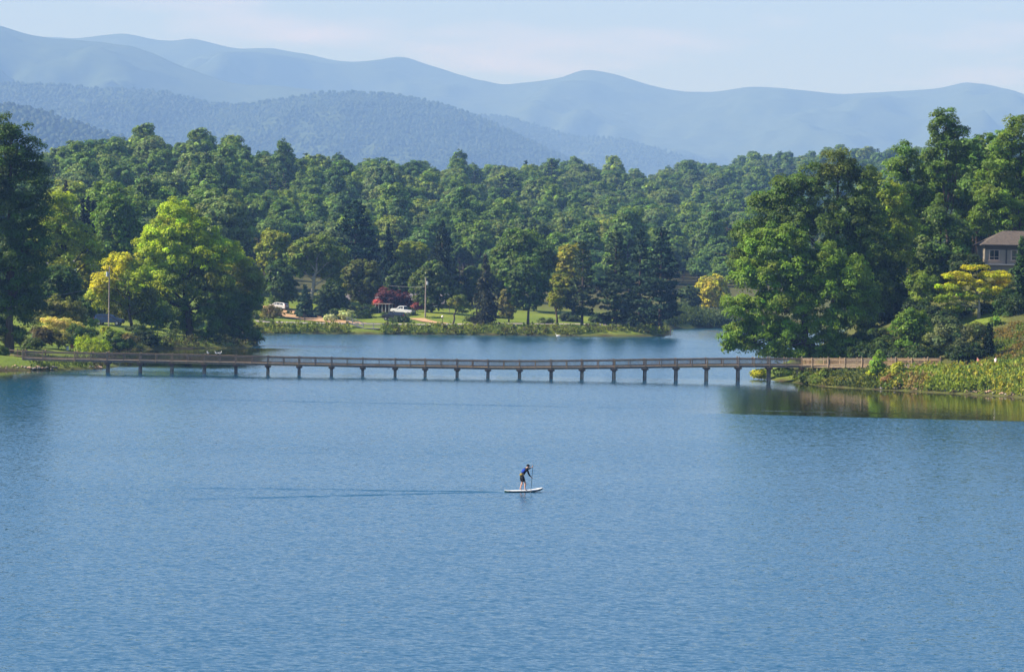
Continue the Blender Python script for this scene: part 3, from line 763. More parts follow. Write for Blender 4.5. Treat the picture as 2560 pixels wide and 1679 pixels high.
broadleaf('shrub', 'dark shrub mass under the clipped evergreen cone', 'shrub', 427, 2525, [(2525, 775, 36, 45), (2550, 820, 32, 40), (2505, 830, 24, 36)], (.022, .045, .016), rc=0.7, leaf=0.34)
conifer('yew_bush', 'small dark conical yew beside the footpath', 411, 2473, 815, 882, 13, (.012, .026, .012), 'cypress', 1.5, 33)
for i, (px, py, rx, ry, Y, c, lb) in enumerate([
    (2020, 948, 22, 16, 418, (.05, .075, .022), 'dark green brush right beside the grouped piles'),
    (2140, 962, 26, 10, 408, (.07, .10, .025), 'low green brush at the waterline under the bridge'),
    (2240, 955, 40, 22, 405, (.10, .14, .025), 'wide weedy bush below the last bridge railing'),
    (2285, 945, 30, 24, 405, (.12, .16, .025), 'weedy bush at the start of the right bank weeds'),
    (2062, 945, 30, 20, 413, (.09, .12, .025), 'rounded shrub under the bridge, nearest the grouped piles'),
    (2115, 952, 20, 14, 412, (.06, .07, .025), 'dull olive shrub under the bridge between two brighter shrubs'),
    (2172, 950, 22, 20, 408, (.22, .24, .022), 'yellow-lime shrub on the bank under the bridge'),
    (2195, 915, 17, 34, 405, (.10, .17, .025), 'tall leafy sapling rising in front of the bridge railing'),
    (2245, 930, 18, 28, 403, (.17, .19, .025), 'yellowish sapling right of the tall leafy sapling'),
    (2222, 955, 14, 16, 402, (.13, .08, .045), 'brownish dry shrub at the waterline below the railing'),
    (1900, 935, 22, 10, 432, (.22, .24, .02), 'yellow-lime brush at the tip of the right shore'),
    (1960, 930, 26, 14, 432, (.06, .10, .02), 'green brush behind the bridge piles')]):
    broadleaf('shrub', lb, 'shrub', Y, px, [(px - rx * .35, py + ry * .1, rx * .6, ry * .8), (px + rx * .35, py, rx * .6, ry * .85), (px, py + ry * .35, rx, ry * .65), (px, py - ry * .4, rx * .5, ry * .6)], c, rc=0.45, leaf=0.28, gap=0.08)

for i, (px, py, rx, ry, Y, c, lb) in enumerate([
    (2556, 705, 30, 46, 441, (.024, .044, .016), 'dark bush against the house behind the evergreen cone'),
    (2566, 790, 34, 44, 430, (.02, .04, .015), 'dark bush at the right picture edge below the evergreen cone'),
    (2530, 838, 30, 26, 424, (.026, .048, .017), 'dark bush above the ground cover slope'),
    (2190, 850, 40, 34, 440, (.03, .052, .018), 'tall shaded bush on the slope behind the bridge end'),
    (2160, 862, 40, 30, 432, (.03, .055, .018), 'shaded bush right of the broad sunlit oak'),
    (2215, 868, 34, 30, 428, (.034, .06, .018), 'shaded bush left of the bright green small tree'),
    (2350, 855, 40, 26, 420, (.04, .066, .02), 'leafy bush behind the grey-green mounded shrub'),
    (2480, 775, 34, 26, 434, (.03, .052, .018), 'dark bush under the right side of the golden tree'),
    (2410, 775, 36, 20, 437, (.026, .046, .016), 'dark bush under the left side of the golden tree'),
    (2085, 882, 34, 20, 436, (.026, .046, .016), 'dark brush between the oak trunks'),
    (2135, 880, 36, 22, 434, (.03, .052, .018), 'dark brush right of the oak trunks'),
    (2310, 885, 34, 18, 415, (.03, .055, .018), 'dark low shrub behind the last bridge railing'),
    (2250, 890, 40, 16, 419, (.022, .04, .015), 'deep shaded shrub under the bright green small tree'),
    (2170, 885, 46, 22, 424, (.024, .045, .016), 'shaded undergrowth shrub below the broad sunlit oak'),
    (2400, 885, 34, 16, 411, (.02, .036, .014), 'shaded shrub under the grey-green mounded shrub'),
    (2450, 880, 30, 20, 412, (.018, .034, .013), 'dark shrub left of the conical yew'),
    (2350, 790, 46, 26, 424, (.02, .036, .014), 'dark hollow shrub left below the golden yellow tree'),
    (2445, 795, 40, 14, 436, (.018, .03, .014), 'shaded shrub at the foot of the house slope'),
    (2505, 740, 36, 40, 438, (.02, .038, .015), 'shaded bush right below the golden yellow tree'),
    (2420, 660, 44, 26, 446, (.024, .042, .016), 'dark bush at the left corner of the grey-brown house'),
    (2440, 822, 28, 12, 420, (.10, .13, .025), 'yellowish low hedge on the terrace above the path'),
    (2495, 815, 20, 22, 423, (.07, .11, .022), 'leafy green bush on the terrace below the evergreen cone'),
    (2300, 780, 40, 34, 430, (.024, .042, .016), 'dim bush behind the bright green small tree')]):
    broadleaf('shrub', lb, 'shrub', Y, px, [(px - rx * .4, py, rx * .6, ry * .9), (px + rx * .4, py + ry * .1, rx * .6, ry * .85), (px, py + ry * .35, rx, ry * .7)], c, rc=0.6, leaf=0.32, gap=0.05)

# ---- far shore
FS = [
 ('round yellow-green tree right of the wooded point', 738, 685, 565, 700, 50, (.13, .16, .025), 650),
 ('dense dark tree right of the wooded point above the white car', 714, 700, 640, 785, 46, (.036, .068, .022), 700),
 ('olive crowned tree in front of the big dark pine', 728, 905, 640, 770, 52, (.062, .078, .024), 905),
 ('yellow-green tree between the big pine and the drooping spruce', 778, 1030, 592, 720, 46, (.11, .14, .025), 1030),
 ('rounded green tree by itself on the far lawn', 691, 1320, 652, 782, 54, (.044, .08, .026), 1320),
 ('large spreading oak behind the rounded lawn tree', 746, 1312, 578, 720, 84, (.058, .10, .022), 1312),
 ('tree with orange-yellow top behind the first shoreline pine', 742, 1432, 598, 720, 46, (.15, .15, .02), 1432),
 ('small bright yellow-green tree between the lawn tree and the pine', 697, 1402, 672, 785, 38, (.12, .14, .02), 1393),
 ('brownish willow-like tree left of the rounded lawn tree', 702, 1268, 715, 806, 24, (.085, .088, .03), 1272),
 ('isolated pale yellow tree beyond the channel', 850, 1782, 690, 768, 46, (.26, .25, .03), 1790),
 ('dark tree left of the isolated pale yellow tree', 838, 1722, 700, 805, 30, (.036, .06, .024), 1722),
 ('shaded tree left of the drooping spruce by the big pine', 752, 1000, 650, 770, 36, (.03, .055, .022), 1000),
 ('thin green tree behind the brown spruce', 750, 1180, 655, 770, 34, (.05, .085, .026), 1180),
 ('grey-green tree at the back of the lawn between spruce and oak', 772, 1245, 640, 750, 46, (.05, .075, .028), 1245),
 ('dark green tree behind the wooded point', 690, 620, 650, 800, 44, (.034, .062, .022), 620),
 ('small dark tree behind the white flowering bushes', 708, 830, 705, 795, 40, (.028, .05, .02), 830),
]
for i, (lb, Y, cx, top, bot, hw, c, bpx) in enumerate(FS):
    broadleaf('broadleaf_tree', lb, 'tree', Y, bpx, auto_lobes(cx, top, bot, hw, c, 40 + i), c, gap=0.15)
broadleaf('broadleaf_tree', 'tree with a leaning bare trunk and forked pale limbs', 'tree', 733, 776,
    [(760, 630, 38, 34), (805, 620, 40, 34), (845, 645, 30, 32), (735, 665, 30, 34), (790, 665, 40, 26, 25), (840, 690, 34, 32, 15)], (.085, .12, .026), gap=0.22, trunk_r=0.5, bark=PALE_BARK, extra=2)
broadleaf('broadleaf_tree', 'green tree behind the far utility pole', 'tree', 712, 1078, [(1055, 715, 36, 34), (1108, 722, 38, 34), (1080, 685, 36, 30), (1082, 752, 44, 24), (1140, 740, 24, 26)], (.055, .085, .028), gap=0.15)
conifer('white_pine', 'broad dark white pine, the biggest on the far shore', 772, 885, 503, 735, 84, (.020, .052, .026), 'pine', 1.5, 51)
conifer('conifer_tree', 'narrow dark conifer right of the big white pine', 764, 968, 572, 750, 36, (.014, .034, .020), 'spruce', 1.0, 52)
conifer('spruce_tree', 'tall drooping spruce above the far utility pole', 746, 1103, 553, 745, 76, (.024, .042, .022), 'spruce', 1.2, 53)
conifer('spruce_tree', 'brownish spruce standing on the far lawn edge', 689, 1212, 640, 812, 48, (.032, .038, .022), 'spruce', 0.95, 54)
conifer('blue_spruce', 'small blue-green spruce above the tan driveway', 697, 762, 715, 800, 32, (.035, .072, .045), 'spruce', 1.2, 55)
conifer('spruce_tree', 'small dark spruce right of the blue-green spruce', 702, 805, 742, 802, 28, (.03, .055, .035), 'spruce', 1.1, 56)
conifer('pine_tree', 'shoreline pine with a tall clear trunk, first from the lawn', 692, 1455, 608, 785, 44, (.042, .068, .026), 'pine', 1.1, 57, trunk_r=0.3)
conifer('pine_tree', 'tall shoreline pine, second from the lawn', 692, 1537, 572, 805, 52, (.036, .062, .024), 'pine', 1.2, 58, trunk_r=0.4)
conifer('pine_tree', 'tall dark pine in the group at the end of the far shore', 712, 1598, 577, 810, 50, (.024, .05, .024), 'pine', 1.2, 59, trunk_r=0.35)
conifer('pine_tree', 'outermost dark pine at the tip of the far shore', 702, 1650, 568, 800, 62, (.02, .046, .024), 'pine', 1.3, 60, trunk_r=0.42)
broadleaf('maroon_tree', 'crimson-leaved tree in front of the far house', 'tree', 722, 985, [(965, 738, 26, 16), (1000, 742, 30, 16), (945, 758, 12, 13, 0, (.17, .035, .05)), (985, 758, 34, 16), (1025, 758, 20, 12)], MAR, rc=0.8, leaf=0.5)
broadleaf('small_tree', 'brownish small tree left of the driveway', 'small tree', 668, 681, [(670, 785, 18, 14), (692, 788, 16, 14), (680, 775, 16, 10)], (.09, .08, .03), rc=0.6, leaf=0.42)
broadleaf('leaning_tree', 'small leaning tree on the far bank', 'small tree', 681, 1130, [(1140, 760, 18, 16), (1160, 770, 16, 14), (1150, 748, 14, 10)], (.09, .11, .03), rc=0.6, leaf=0.42, trunk_r=0.22)
for i, (px, py, rx, ry, Y, c, lb) in enumerate([
    (826, 795, 15, 8, 686, (.24, .26, .18), 'low white-flowering bush beside the driveway'),
    (868, 786, 20, 14, 688, (.22, .25, .16), 'larger white-flowering bush right of the driveway'),
    (846, 786, 22, 16, 692, (.035, .06, .022), 'dark bush between the two white-flowering bushes'),
    (1045, 765, 12, 7, 712, (.11, .03, .04), 'low crimson shrub beside the far utility pole'),
    (1690, 812, 20, 14, 812, (.07, .11, .03), 'green bush on the bank across the channel'),
    (1668, 806, 16, 14, 806, (.11, .15, .03), 'light green bush behind the small dock'),
    (1830, 810, 30, 12, 818, (.035, .06, .025), 'dark bush at the water across the channel'),
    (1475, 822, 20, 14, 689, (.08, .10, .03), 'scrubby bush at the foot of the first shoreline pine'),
    (905, 790, 24, 12, 698, (.03, .052, .02), 'dark bush added as lawn shade, right of the larger white-flowering bush'),  # first of the added dark bushes that stand in for shade on the lawn
    (930, 775, 26, 14, 712, (.022, .04, .018), 'dark bush added as lawn shade, left of the white-posted carport'),
    (1000, 800, 24, 8, 688, (.026, .046, .02), 'dark low bush added as lawn shade, in front of the near-black car'),
    (975, 792, 24, 12, 702, (.024, .042, .018), 'dark bush added as lawn shade between carport and road'),
    (1030, 792, 20, 12, 704, (.026, .046, .02), 'dark bush added as lawn shade, right of the white pickup'),
    (885, 778, 24, 16, 712, (.022, .04, .018), 'dark bush added as lawn shade, behind the larger white-flowering bush'),  # last of the bushes added to darken the lawn like tree shade
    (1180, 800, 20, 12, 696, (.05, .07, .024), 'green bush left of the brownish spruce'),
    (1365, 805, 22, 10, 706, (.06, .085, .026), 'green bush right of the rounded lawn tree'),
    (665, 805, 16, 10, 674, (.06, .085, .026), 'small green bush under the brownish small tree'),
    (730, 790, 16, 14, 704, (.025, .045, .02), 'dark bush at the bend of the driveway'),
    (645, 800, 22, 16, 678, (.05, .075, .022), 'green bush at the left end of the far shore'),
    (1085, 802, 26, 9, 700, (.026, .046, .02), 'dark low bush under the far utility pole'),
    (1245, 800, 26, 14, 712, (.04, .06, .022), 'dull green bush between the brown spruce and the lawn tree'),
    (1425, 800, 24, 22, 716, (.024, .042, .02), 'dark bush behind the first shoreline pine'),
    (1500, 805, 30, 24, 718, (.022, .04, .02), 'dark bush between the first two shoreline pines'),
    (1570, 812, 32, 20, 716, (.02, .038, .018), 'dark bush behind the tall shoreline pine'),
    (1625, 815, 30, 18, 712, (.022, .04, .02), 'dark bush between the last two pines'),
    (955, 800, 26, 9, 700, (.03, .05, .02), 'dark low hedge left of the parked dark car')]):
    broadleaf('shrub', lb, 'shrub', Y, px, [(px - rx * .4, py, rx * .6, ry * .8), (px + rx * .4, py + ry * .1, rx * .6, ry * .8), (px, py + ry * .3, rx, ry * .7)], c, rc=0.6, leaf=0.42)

# ---- banks of weeds: nobody could count these stems
def weed_bank(name, label, pts, n, height, leaf, palette, spread=1.0, dmin=0.2, dmax=None, skip=None):
    """upright leafy stems along a band; pts: list of (px, Y0, Y1)"""
    C, K, T, L = [], [], [], []
    px = np.array([p[0] for p in pts]); y0 = np.array([p[1] for p in pts]); y1 = np.array([p[2] for p in pts])
    q = RNG.uniform(px[0], px[-1], n); a = np.interp(q, px, y0); b = np.interp(q, px, y1)
    Y = a + (b - a) * RNG.random(n); X = np.array([XofPx(float(u), float(v)) for u, v in zip(q, Y)])
    sd = lake_sdf(X, Y); ok = sd > dmin
    if dmax: ok &= sd < dmax
    if skip: ok &= (q < skip[0]) | (q > skip[1])
    X, Y = X[ok], Y[ok]; Z = ground(X, Y); n = len(X)
    patch = 0.5 + 0.5 * np.sin(X * 0.55 + 1.3 * np.sin(Y * 0.8)) * np.sin(X * 0.23 + 2)
    pal = np.array(palette); base = pal[np.clip(((patch + RNG.normal(0, 0.16, n)) * len(pal)).astype(int), 0, len(pal) - 1)]
    hh = height * RNG.uniform(0.55, 1.1, n) * (0.75 + 0.5 * np.sin(X * 0.9 + 0.7 * Y) ** 2)
    for k in range(n):
        m = 11
        t = RNG.uniform(0.05, 1.0, m) ** 0.8
        wid = 0.38 * spread * (1.05 - 0.75 * t)
        C.append(np.stack([X[k] + RNG.normal(0, 1, m) * wid, Y[k] + RNG.normal(0, 1, m) * wid, Z[k] + hh[k] * t], 1))
        K.append(base[k] * np.exp(RNG.normal(0, 0.2, (m, 1))) * np.ones((m, 3)))
        T.append(np.array([0, 0, 1.0]) + RNG.normal(0, 0.45, (m, 3))); L.append(np.full(m, leaf) * RNG.uniform(0.7, 1.5, m))
    C, K, T, L = np.concatenate(C), np.clip(np.concatenate(K), .005, .9), unit(np.concatenate(T)), np.concatenate(L)
    o = link(name, leaf_mesh(name, C, unit(RNG.normal(0, 1, (len(C), 3)) + np.array([0, -0.2, 0.4])), L, L * 0.46, K, T), LEAF)
    return tag(o, label, 'weeds', kind='stuff')
W1 = [(.18, .25, .035), (.24, .29, .035), (.16, .22, .035), (.32, .31, .04), (.11, .18, .03), (.24, .19, .07)]
weed_bank('bank_weeds', 'tall green and goldenrod weeds on the right bank', [(2200, 398, 407), (2260, 396, 407), (2330, 394, 406.5), (2450, 387, 403.5), (2560, 382, 400.5), (2650, 378, 398)], 3600, 1.6, 0.40, W1)
weed_bank('bridge_weeds', 'weeds on the bank under the right end of the bridge', [(1990, 419, 432), (2060, 410, 424), (2200, 401, 414), (2245, 398, 411)], 1500, 1.0, 0.34, [(.09, .13, .025), (.12, .15, .028), (.06, .09, .022), (.16, .17, .03)], 1.1, 0.15, 9)
weed_bank('slope_groundcover', 'orange and green ground cover on the slope at the right edge', [(2465, 407, 420), (2560, 404, 422), (2640, 404, 422)], 700, 0.5, 0.30, [(.10, .17, .025), (.14, .19, .03), (.12, .17, .03), (.20, .15, .04)])
weed_bank('shore_weeds', 'band of weeds and tall grass along the far shore', [(560, 640, 668), (640, 648, 668), (900, 655, 676), (1150, 664, 684), (1450, 682, 700), (1600, 688, 712), (1672, 690, 740)], 4200, 1.15, 0.5, [(.14, .19, .028), (.08, .13, .024), (.20, .24, .028), (.10, .10, .03), (.17, .20, .03)], 1.3, 0.15, 5.5, (872, 952))
weed_bank('point_weeds', 'shadowed undergrowth along the edge of the wooded point', [(262, 505, 540), (400, 530, 560), (520, 540, 570), (640, 550, 580)], 1100, 0.9, 0.42, [(.05, .075, .02), (.035, .055, .02), (.07, .07, .025)], 1.2, 0.1, 5.0)
weed_bank('left_bank_weeds', 'low weeds under the left end of the bridge', [(80, 417, 440), (180, 418, 440), (310, 420, 470)], 650, 0.7, 0.30, [(.05, .085, .02), (.07, .10, .022), (.06, .06, .025)], 1.0, 0.4, 7)
weed_bank('channel_weeds', 'bushy green bank across the channel', [(1655, 770, 800), (1700, 784, 806), (1780, 795, 815), (1880, 795, 815)], 1400, 2.4, 0.65, [(.04, .07, .025), (.06, .095, .028), (.08, .12, .03)], 2.2, 0.1, 12)
# ------------------------------------------------------------------ the wooded hillside
def _house_y():
    for Y in np.arange(800, 1150, 5.0):
        if gz(XofPx(441, Y), Y) + 5.4 > W(441, 452, Y).z: return float(Y)
    return 1000.0
HILL_HOUSE_Y = _house_y()
def scatter():
    out = []
    def fill(y0, y1, sp, fx0, fx1, cond):
        y = y0
        while y < y1:
            s = sp * (1 + 0.06 * (y - 700) / 1000)
            x0, x1 = y * fx0, y * fx1
            k = int((x1 - x0) / s) + 1
            for i in range(k):
                xx = x0 + (i + random.uniform(-.42, .42)) * s; yy = y + random.uniform(-.45, .45) * s
                px = 1280 + FPX * xx / yy
                if cond(px, yy): out.append((xx, yy))
            y += s
    crest = lambda px: float(np.interp(px, [c[0] for c in CREST], [c[2] for c in CREST]))
    def hillside(px, y):
        lim = 715 if px < 560 else (900 if px < 1690 else 960)
        if 410 < px < 470 and HILL_HOUSE_Y - 125 < y < HILL_HOUSE_Y + 9: return False      # clearing below the hill house
        return lim < y < crest(px) + 60
    fill(690, 2480, 9.2, -0.20, 0.22, hillside)
    fill(486, 640, 10.5, 0.115, 0.20, lambda px, y: True)
    return np.array(out)
PTS = scatter()
_sd = lake_sdf(PTS[:, 0], PTS[:, 1]); PTS = PTS[_sd > 5]
PZ = ground(PTS[:, 0], PTS[:, 1])
# prototypes ------------------------------------------------------
PROTO = []
FC = [(.054, .096, .032), (.068, .112, .030), (.044, .080, .034), (.080, .120, .032), (.072, .102, .042), (.056, .098, .030), (.050, .088, .034), (.062, .100, .030)]
def proto_broadleaf(seed, H, R, col, lobes_n):
    r = random.Random(seed); LB = []
    zc = H * 0.62; hz = H * 0.38
    LB.append(((0, 0, zc), (R * .7, R * .7, hz * .8), col))
    for i in range(lobes_n):
        a = 2 * math.pi * i / lobes_n * 2.4 + r.uniform(-.4, .4); e = r.uniform(-0.55, 1.0)
        ce = math.sqrt(max(0.05, 1 - e * e)) if e > 0 else 1.0
        s = r.uniform(.27, .46)
        LB.append(((R * .66 * ce * math.cos(a), R * .66 * ce * math.sin(a), zc + hz * .70 * e), (R * s, R * s, R * s * .85), col))
    cm = crown_mesh('crown', LB, 0.85, 0.66, 0.9, 0.16, 0.28)
    tm = trunk_mesh('trunk', (0, 0, 0), (0, 0, H * .8), 0.3, [l[0] for l in LB[1:6]], seed)
    return cm, tm
FC = [tuple(v * k for v, k in zip(c, (1.22, 1.18, 1.0))) for c in FC]
for i, (H, R) in enumerate(((18, 6.6), (23, 5.4), (15, 7.0), (20, 4.4), (21, 7.2), (11, 4.6), (25, 4.0), (16, 5.6))):
    cm, tm = proto_broadleaf(100 + i, H, R, FC[i], 15 if R > 5 else 12)
    PROTO.append((cm, tm, H, R, 'b'))
for i, (H, R, st) in enumerate(((21, 5.4, 'pine'), (18, 4.2, 'spruce'))):
    cm, tm = conifer_meshes(H, 3.0, R, (.022, .046, .024), st, 0.85, 0.8, 200 + i)
    PROTO.append((cm, tm, H, R, 'c'))
for cm, tm, H, R, k in PROTO:
    cm.materials.append(FOREST_LEAF); tm.materials.append(BARK)
n = len(PTS)
KIND = RNG.choice(len(PROTO), n, p=[.15, .13, .14, .10, .13, .10, .07, .11, .045, .025])
_cr = np.interp(1280 + FPX * PTS[:, 0] / PTS[:, 1], [c[0] for c in CREST], [c[2] for c in CREST])
KIND = np.where((KIND >= 8) & (PTS[:, 1] > _cr - 60), KIND - 8, KIND)
SCL = np.clip(RNG.normal(0.92, 0.20, n), 0.5, 1.45) * np.clip(1.04 - (PTS[:, 1] - 760) / 900, 0.80, 1.04)
_px = 1280 + FPX * PTS[:, 0] / PTS[:, 1]; _lim = np.where(_px < 560, 715, np.where(_px < 1690, 900, 960))
EDGE = (PTS[:, 1] > 690) & (PTS[:, 1] < _lim + 16)                # young growth along the edge of the woods
KIND = np.where(EDGE, 5, KIND); SCL = np.where(EDGE, RNG.uniform(.45, .8, n), SCL); ROT = RNG.uniform(0, 2 * math.pi, n)
# survey: how much of each crown the photograph shows
GW, GH = 640, 420
buf = np.full((GH, GW), -1, int)
ev = [(PTS[i, 1], i) for i in range(n)] + [(t[4], -2 - k) for k, t in enumerate(TREES)]
ev.sort(key=lambda e: -e[0])
CRT = CR.transposed()
for Y, i in ev:
    if i >= 0:
        H, R = PROTO[KIND[i]][2] * SCL[i], PROTO[KIND[i]][3] * SCL[i]
        v = CRT @ Vector((PTS[i, 0], PTS[i, 1], PZ[i] + H * .6 - CAM_Z)); k = FPX / -v.z
        px, py, rx, ry = 1280 + v.x * k, 839.5 - v.y * k, R * FPX / Y, H * .4 * FPX / Y
    else:
        px, py, rx, ry, _ = TREES[-2 - i]
    cx, cy, ax, ay = px / 4, py / 4, max(.6, rx / 4), max(.6, ry / 4)
    x0, x1, y0, y1 = max(0, int(cx - ax)), min(GW, int(cx + ax) + 2), max(0, int(cy - ay)), min(GH, int(cy + ay) + 2)
    if x0 >= x1 or y0 >= y1: continue
    yy, xx = np.mgrid[y0:y1, x0:x1]
    m = ((xx - cx) / ax) ** 2 + ((yy - cy) / ay) ** 2 < 1
    buf[y0:y1, x0:x1][m] = i
cnt = np.bincount(buf[buf >= 0].ravel(), minlength=n)
single = set(np.argsort(-cnt)[:300].tolist())
LBL = {'b': {0: 'rounded green broadleaf tree in the woods on the sunlit left hill', 1: 'green broadleaf tree in the woods covering the middle hillside', 2: 'small-looking broadleaf tree in the woods on the distant right ridge'},
       'c': {0: 'dark conifer among the broadleaf woods on the left hill', 1: 'dark conifer among the woods of the middle hillside', 2: 'dark conifer among the woods of the distant right ridge'}}
rest_pts, rest_k = [], []
for i in range(n):
    cm, tm, H, R, kd = PROTO[KIND[i]]
    if i in single:
        px = 1280 + FPX * PTS[i, 0] / PTS[i, 1]
        zone = 0 if px < 700 else (1 if px < 1560 else 2)
        root = empty('forest_tree' if kd == 'b' else 'forest_conifer', (PTS[i, 0], PTS[i, 1], PZ[i] - .2), ROT[i], LBL[kd][zone], 'tree', 'hillside forest trees')
        root.scale = (SCL[i],) * 3
        for nm, me in (('crown', cm), ('trunk', tm)):
            o = bpy.data.objects.new(nm, me); COL.objects.link(o); o.parent = root
    else:
        rest_pts.append(i)
def instancer(name, label, V, rot, scl, pick, sources, cat='forest'):
    """one mass of trees: points that carry crowns (geometry nodes)"""
    me = bpy.data.meshes.new(name)
    me.vertices.add(len(V)); me.vertices.foreach_set('co', np.ascontiguousarray(V, np.float32).ravel())
    a = me.attributes.new('rot', 'FLOAT', 'POINT'); a.data.foreach_set('value', np.ascontiguousarray(rot, np.float32))
    a = me.attributes.new('scl', 'FLOAT', 'POINT'); a.data.foreach_set('value', np.ascontiguousarray(scl, np.float32))
    a = me.attributes.new('pick', 'INT', 'POINT'); a.data.foreach_set('value', np.ascontiguousarray(pick, np.int32))
    me.update()
    o = link(name, me, None)
    g = bpy.data.node_groups.new(name, 'GeometryNodeTree')
    g.interface.new_socket('Geometry', in_out='INPUT', socket_type='NodeSocketGeometry')
    g.interface.new_socket('Geometry', in_out='OUTPUT', socket_type='NodeSocketGeometry')
    N = g.nodes; L = g.links
    gi, go = N.new('NodeGroupInput'), N.new('NodeGroupOutput')
    ci = N.new('GeometryNodeCollectionInfo'); ci.inputs['Collection'].default_value = sources
    ci.inputs['Separate Children'].default_value = True; ci.inputs['Reset Children'].default_value = True
    ip = N.new('GeometryNodeInstanceOnPoints'); ip.inputs['Pick Instance'].default_value = True
    def attr(nm, ty):
        k = N.new('GeometryNodeInputNamedAttribute'); k.data_type = ty; k.inputs['Name'].default_value = nm
        return k.outputs['Attribute']
    cx = N.new('ShaderNodeCombineXYZ'); L.new(attr('rot', 'FLOAT'), cx.inputs['Z'])
    L.new(gi.outputs[0], ip.inputs['Points']); L.new(ci.outputs[0], ip.inputs['Instance'])
    L.new(attr('pick', 'INT'), ip.inputs['Instance Index']); L.new(cx.outputs[0], ip.inputs['Rotation']); L.new(attr('scl', 'FLOAT'), ip.inputs['Scale'])
    L.new(ip.outputs[0], go.inputs[0])
    md = o.modifiers.new('trees', 'NODES'); md.node_group = g
    return tag(o, label, cat, kind='stuff')
src = bpy.data.collections.new('forest_sources')
for i, (cm, tm, H, R, k) in enumerate(PROTO):
    src.objects.link(bpy.data.objects.new('source_%02d' % i, cm))
rp_ = np.array(rest_pts)
instancer('distant_forest', 'mass of hillside forest behind the nearer trees', np.stack([PTS[rp_, 0], PTS[rp_, 1], PZ[rp_] - .2], 1), ROT[rp_], SCL[rp_], KIND[rp_], src)

# ------------------------------------------------------------------ mountains
def vnoise(X, Y, scale, seed, octaves=4, ridged=False):
    r = np.random.default_rng(seed); out = np.zeros_like(X); amp = 1.0; tot = 0
    for o in range(octaves):
        T = r.random((64, 64)); u = X / scale + 17.3 * o; v = Y / scale + 5.1 * o
        iu, iv = np.floor(u).astype(int), np.floor(v).astype(int); fu, fv = u - iu, v - iv
        fu = fu * fu * (3 - 2 * fu); fv = fv * fv * (3 - 2 * fv)
        g = lambda a, b: T[(iv + b) % 64, (iu + a) % 64]
        q = (g(0, 0) * (1 - fu) + g(1, 0) * fu) * (1 - fv) + (g(0, 1) * (1 - fu) + g(1, 1) * fu) * fv
        if ridged: q = 1 - np.abs(2 * q - 1)
        out += q * amp; tot += amp; amp *= 0.5; scale *= 0.5
    return out / tot
def mountain_material():
    m = bpy.data.materials.new('mountain_woods'); m.use_nodes = True
    n, l = m.node_tree.nodes, m.node_tree.links; b = n['Principled BSDF']
    b.inputs['Roughness'].default_value = 0.95; b.inputs['Specular IOR Level'].default_value = 0.1
    t = n.new('ShaderNodeTexCoord')
    x = n.new('ShaderNodeTexNoise'); x.inputs['Scale'].default_value = 0.02; x.inputs['Detail'].default_value = 8; x.inputs['Roughness'].default_value = 0.7
    l.new(t.outputs['Object'], x.inputs['Vector'])
    r = n.new('ShaderNodeValToRGB'); e = r.color_ramp.elements
    e[0].position = 0.3; e[0].color = (0.026, 0.050, 0.018, 1); e[1].position = 0.7; e[1].color = (0.060, 0.088, 0.026, 1)
    l.new(x.outputs['Fac'], r.inputs['Fac']); l.new(r.outputs['Color'], b.inputs['Base Color'])
    return m
MTN = mountain_material()
def canopy_source():
    c = bpy.data.collections.new('canopy_sources')
    for i in range(4):
        bm = bmesh.new(); bmesh.ops.create_icosphere(bm, subdivisions=2, radius=1.0)
        r = random.Random(i)
        ph = [(Vector((r.uniform(-1, 1), r.uniform(-1, 1), r.uniform(-.3, 1))).normalized(), r.uniform(.2, .5)) for _ in range(9)]
        for v in bm.verts:
            d = v.co.normalized(); s = 0.72
            for p, a in ph: s += a * max(0, d.dot(p) - 0.55) * 1.1
            v.co = Vector((d.x * s, d.y * s, d.z * s * 1.15 + 0.5))
        me = bpy.data.meshes.new('canopy_source_%d' % i); bm.to_mesh(me); bm.free()
        me.attributes.new('Col', 'FLOAT_COLOR', 'POINT').data.foreach_set('color', np.tile(np.array([*(.036, .062, .024), 1], np.float32), len(me.vertices)))
        me.materials.append(FOREST_LEAF)
        c.objects.link(bpy.data.objects.new('canopy_source_%d' % i, me))
    return c
CAN = canopy_source()
S = 2560 / 2380.0
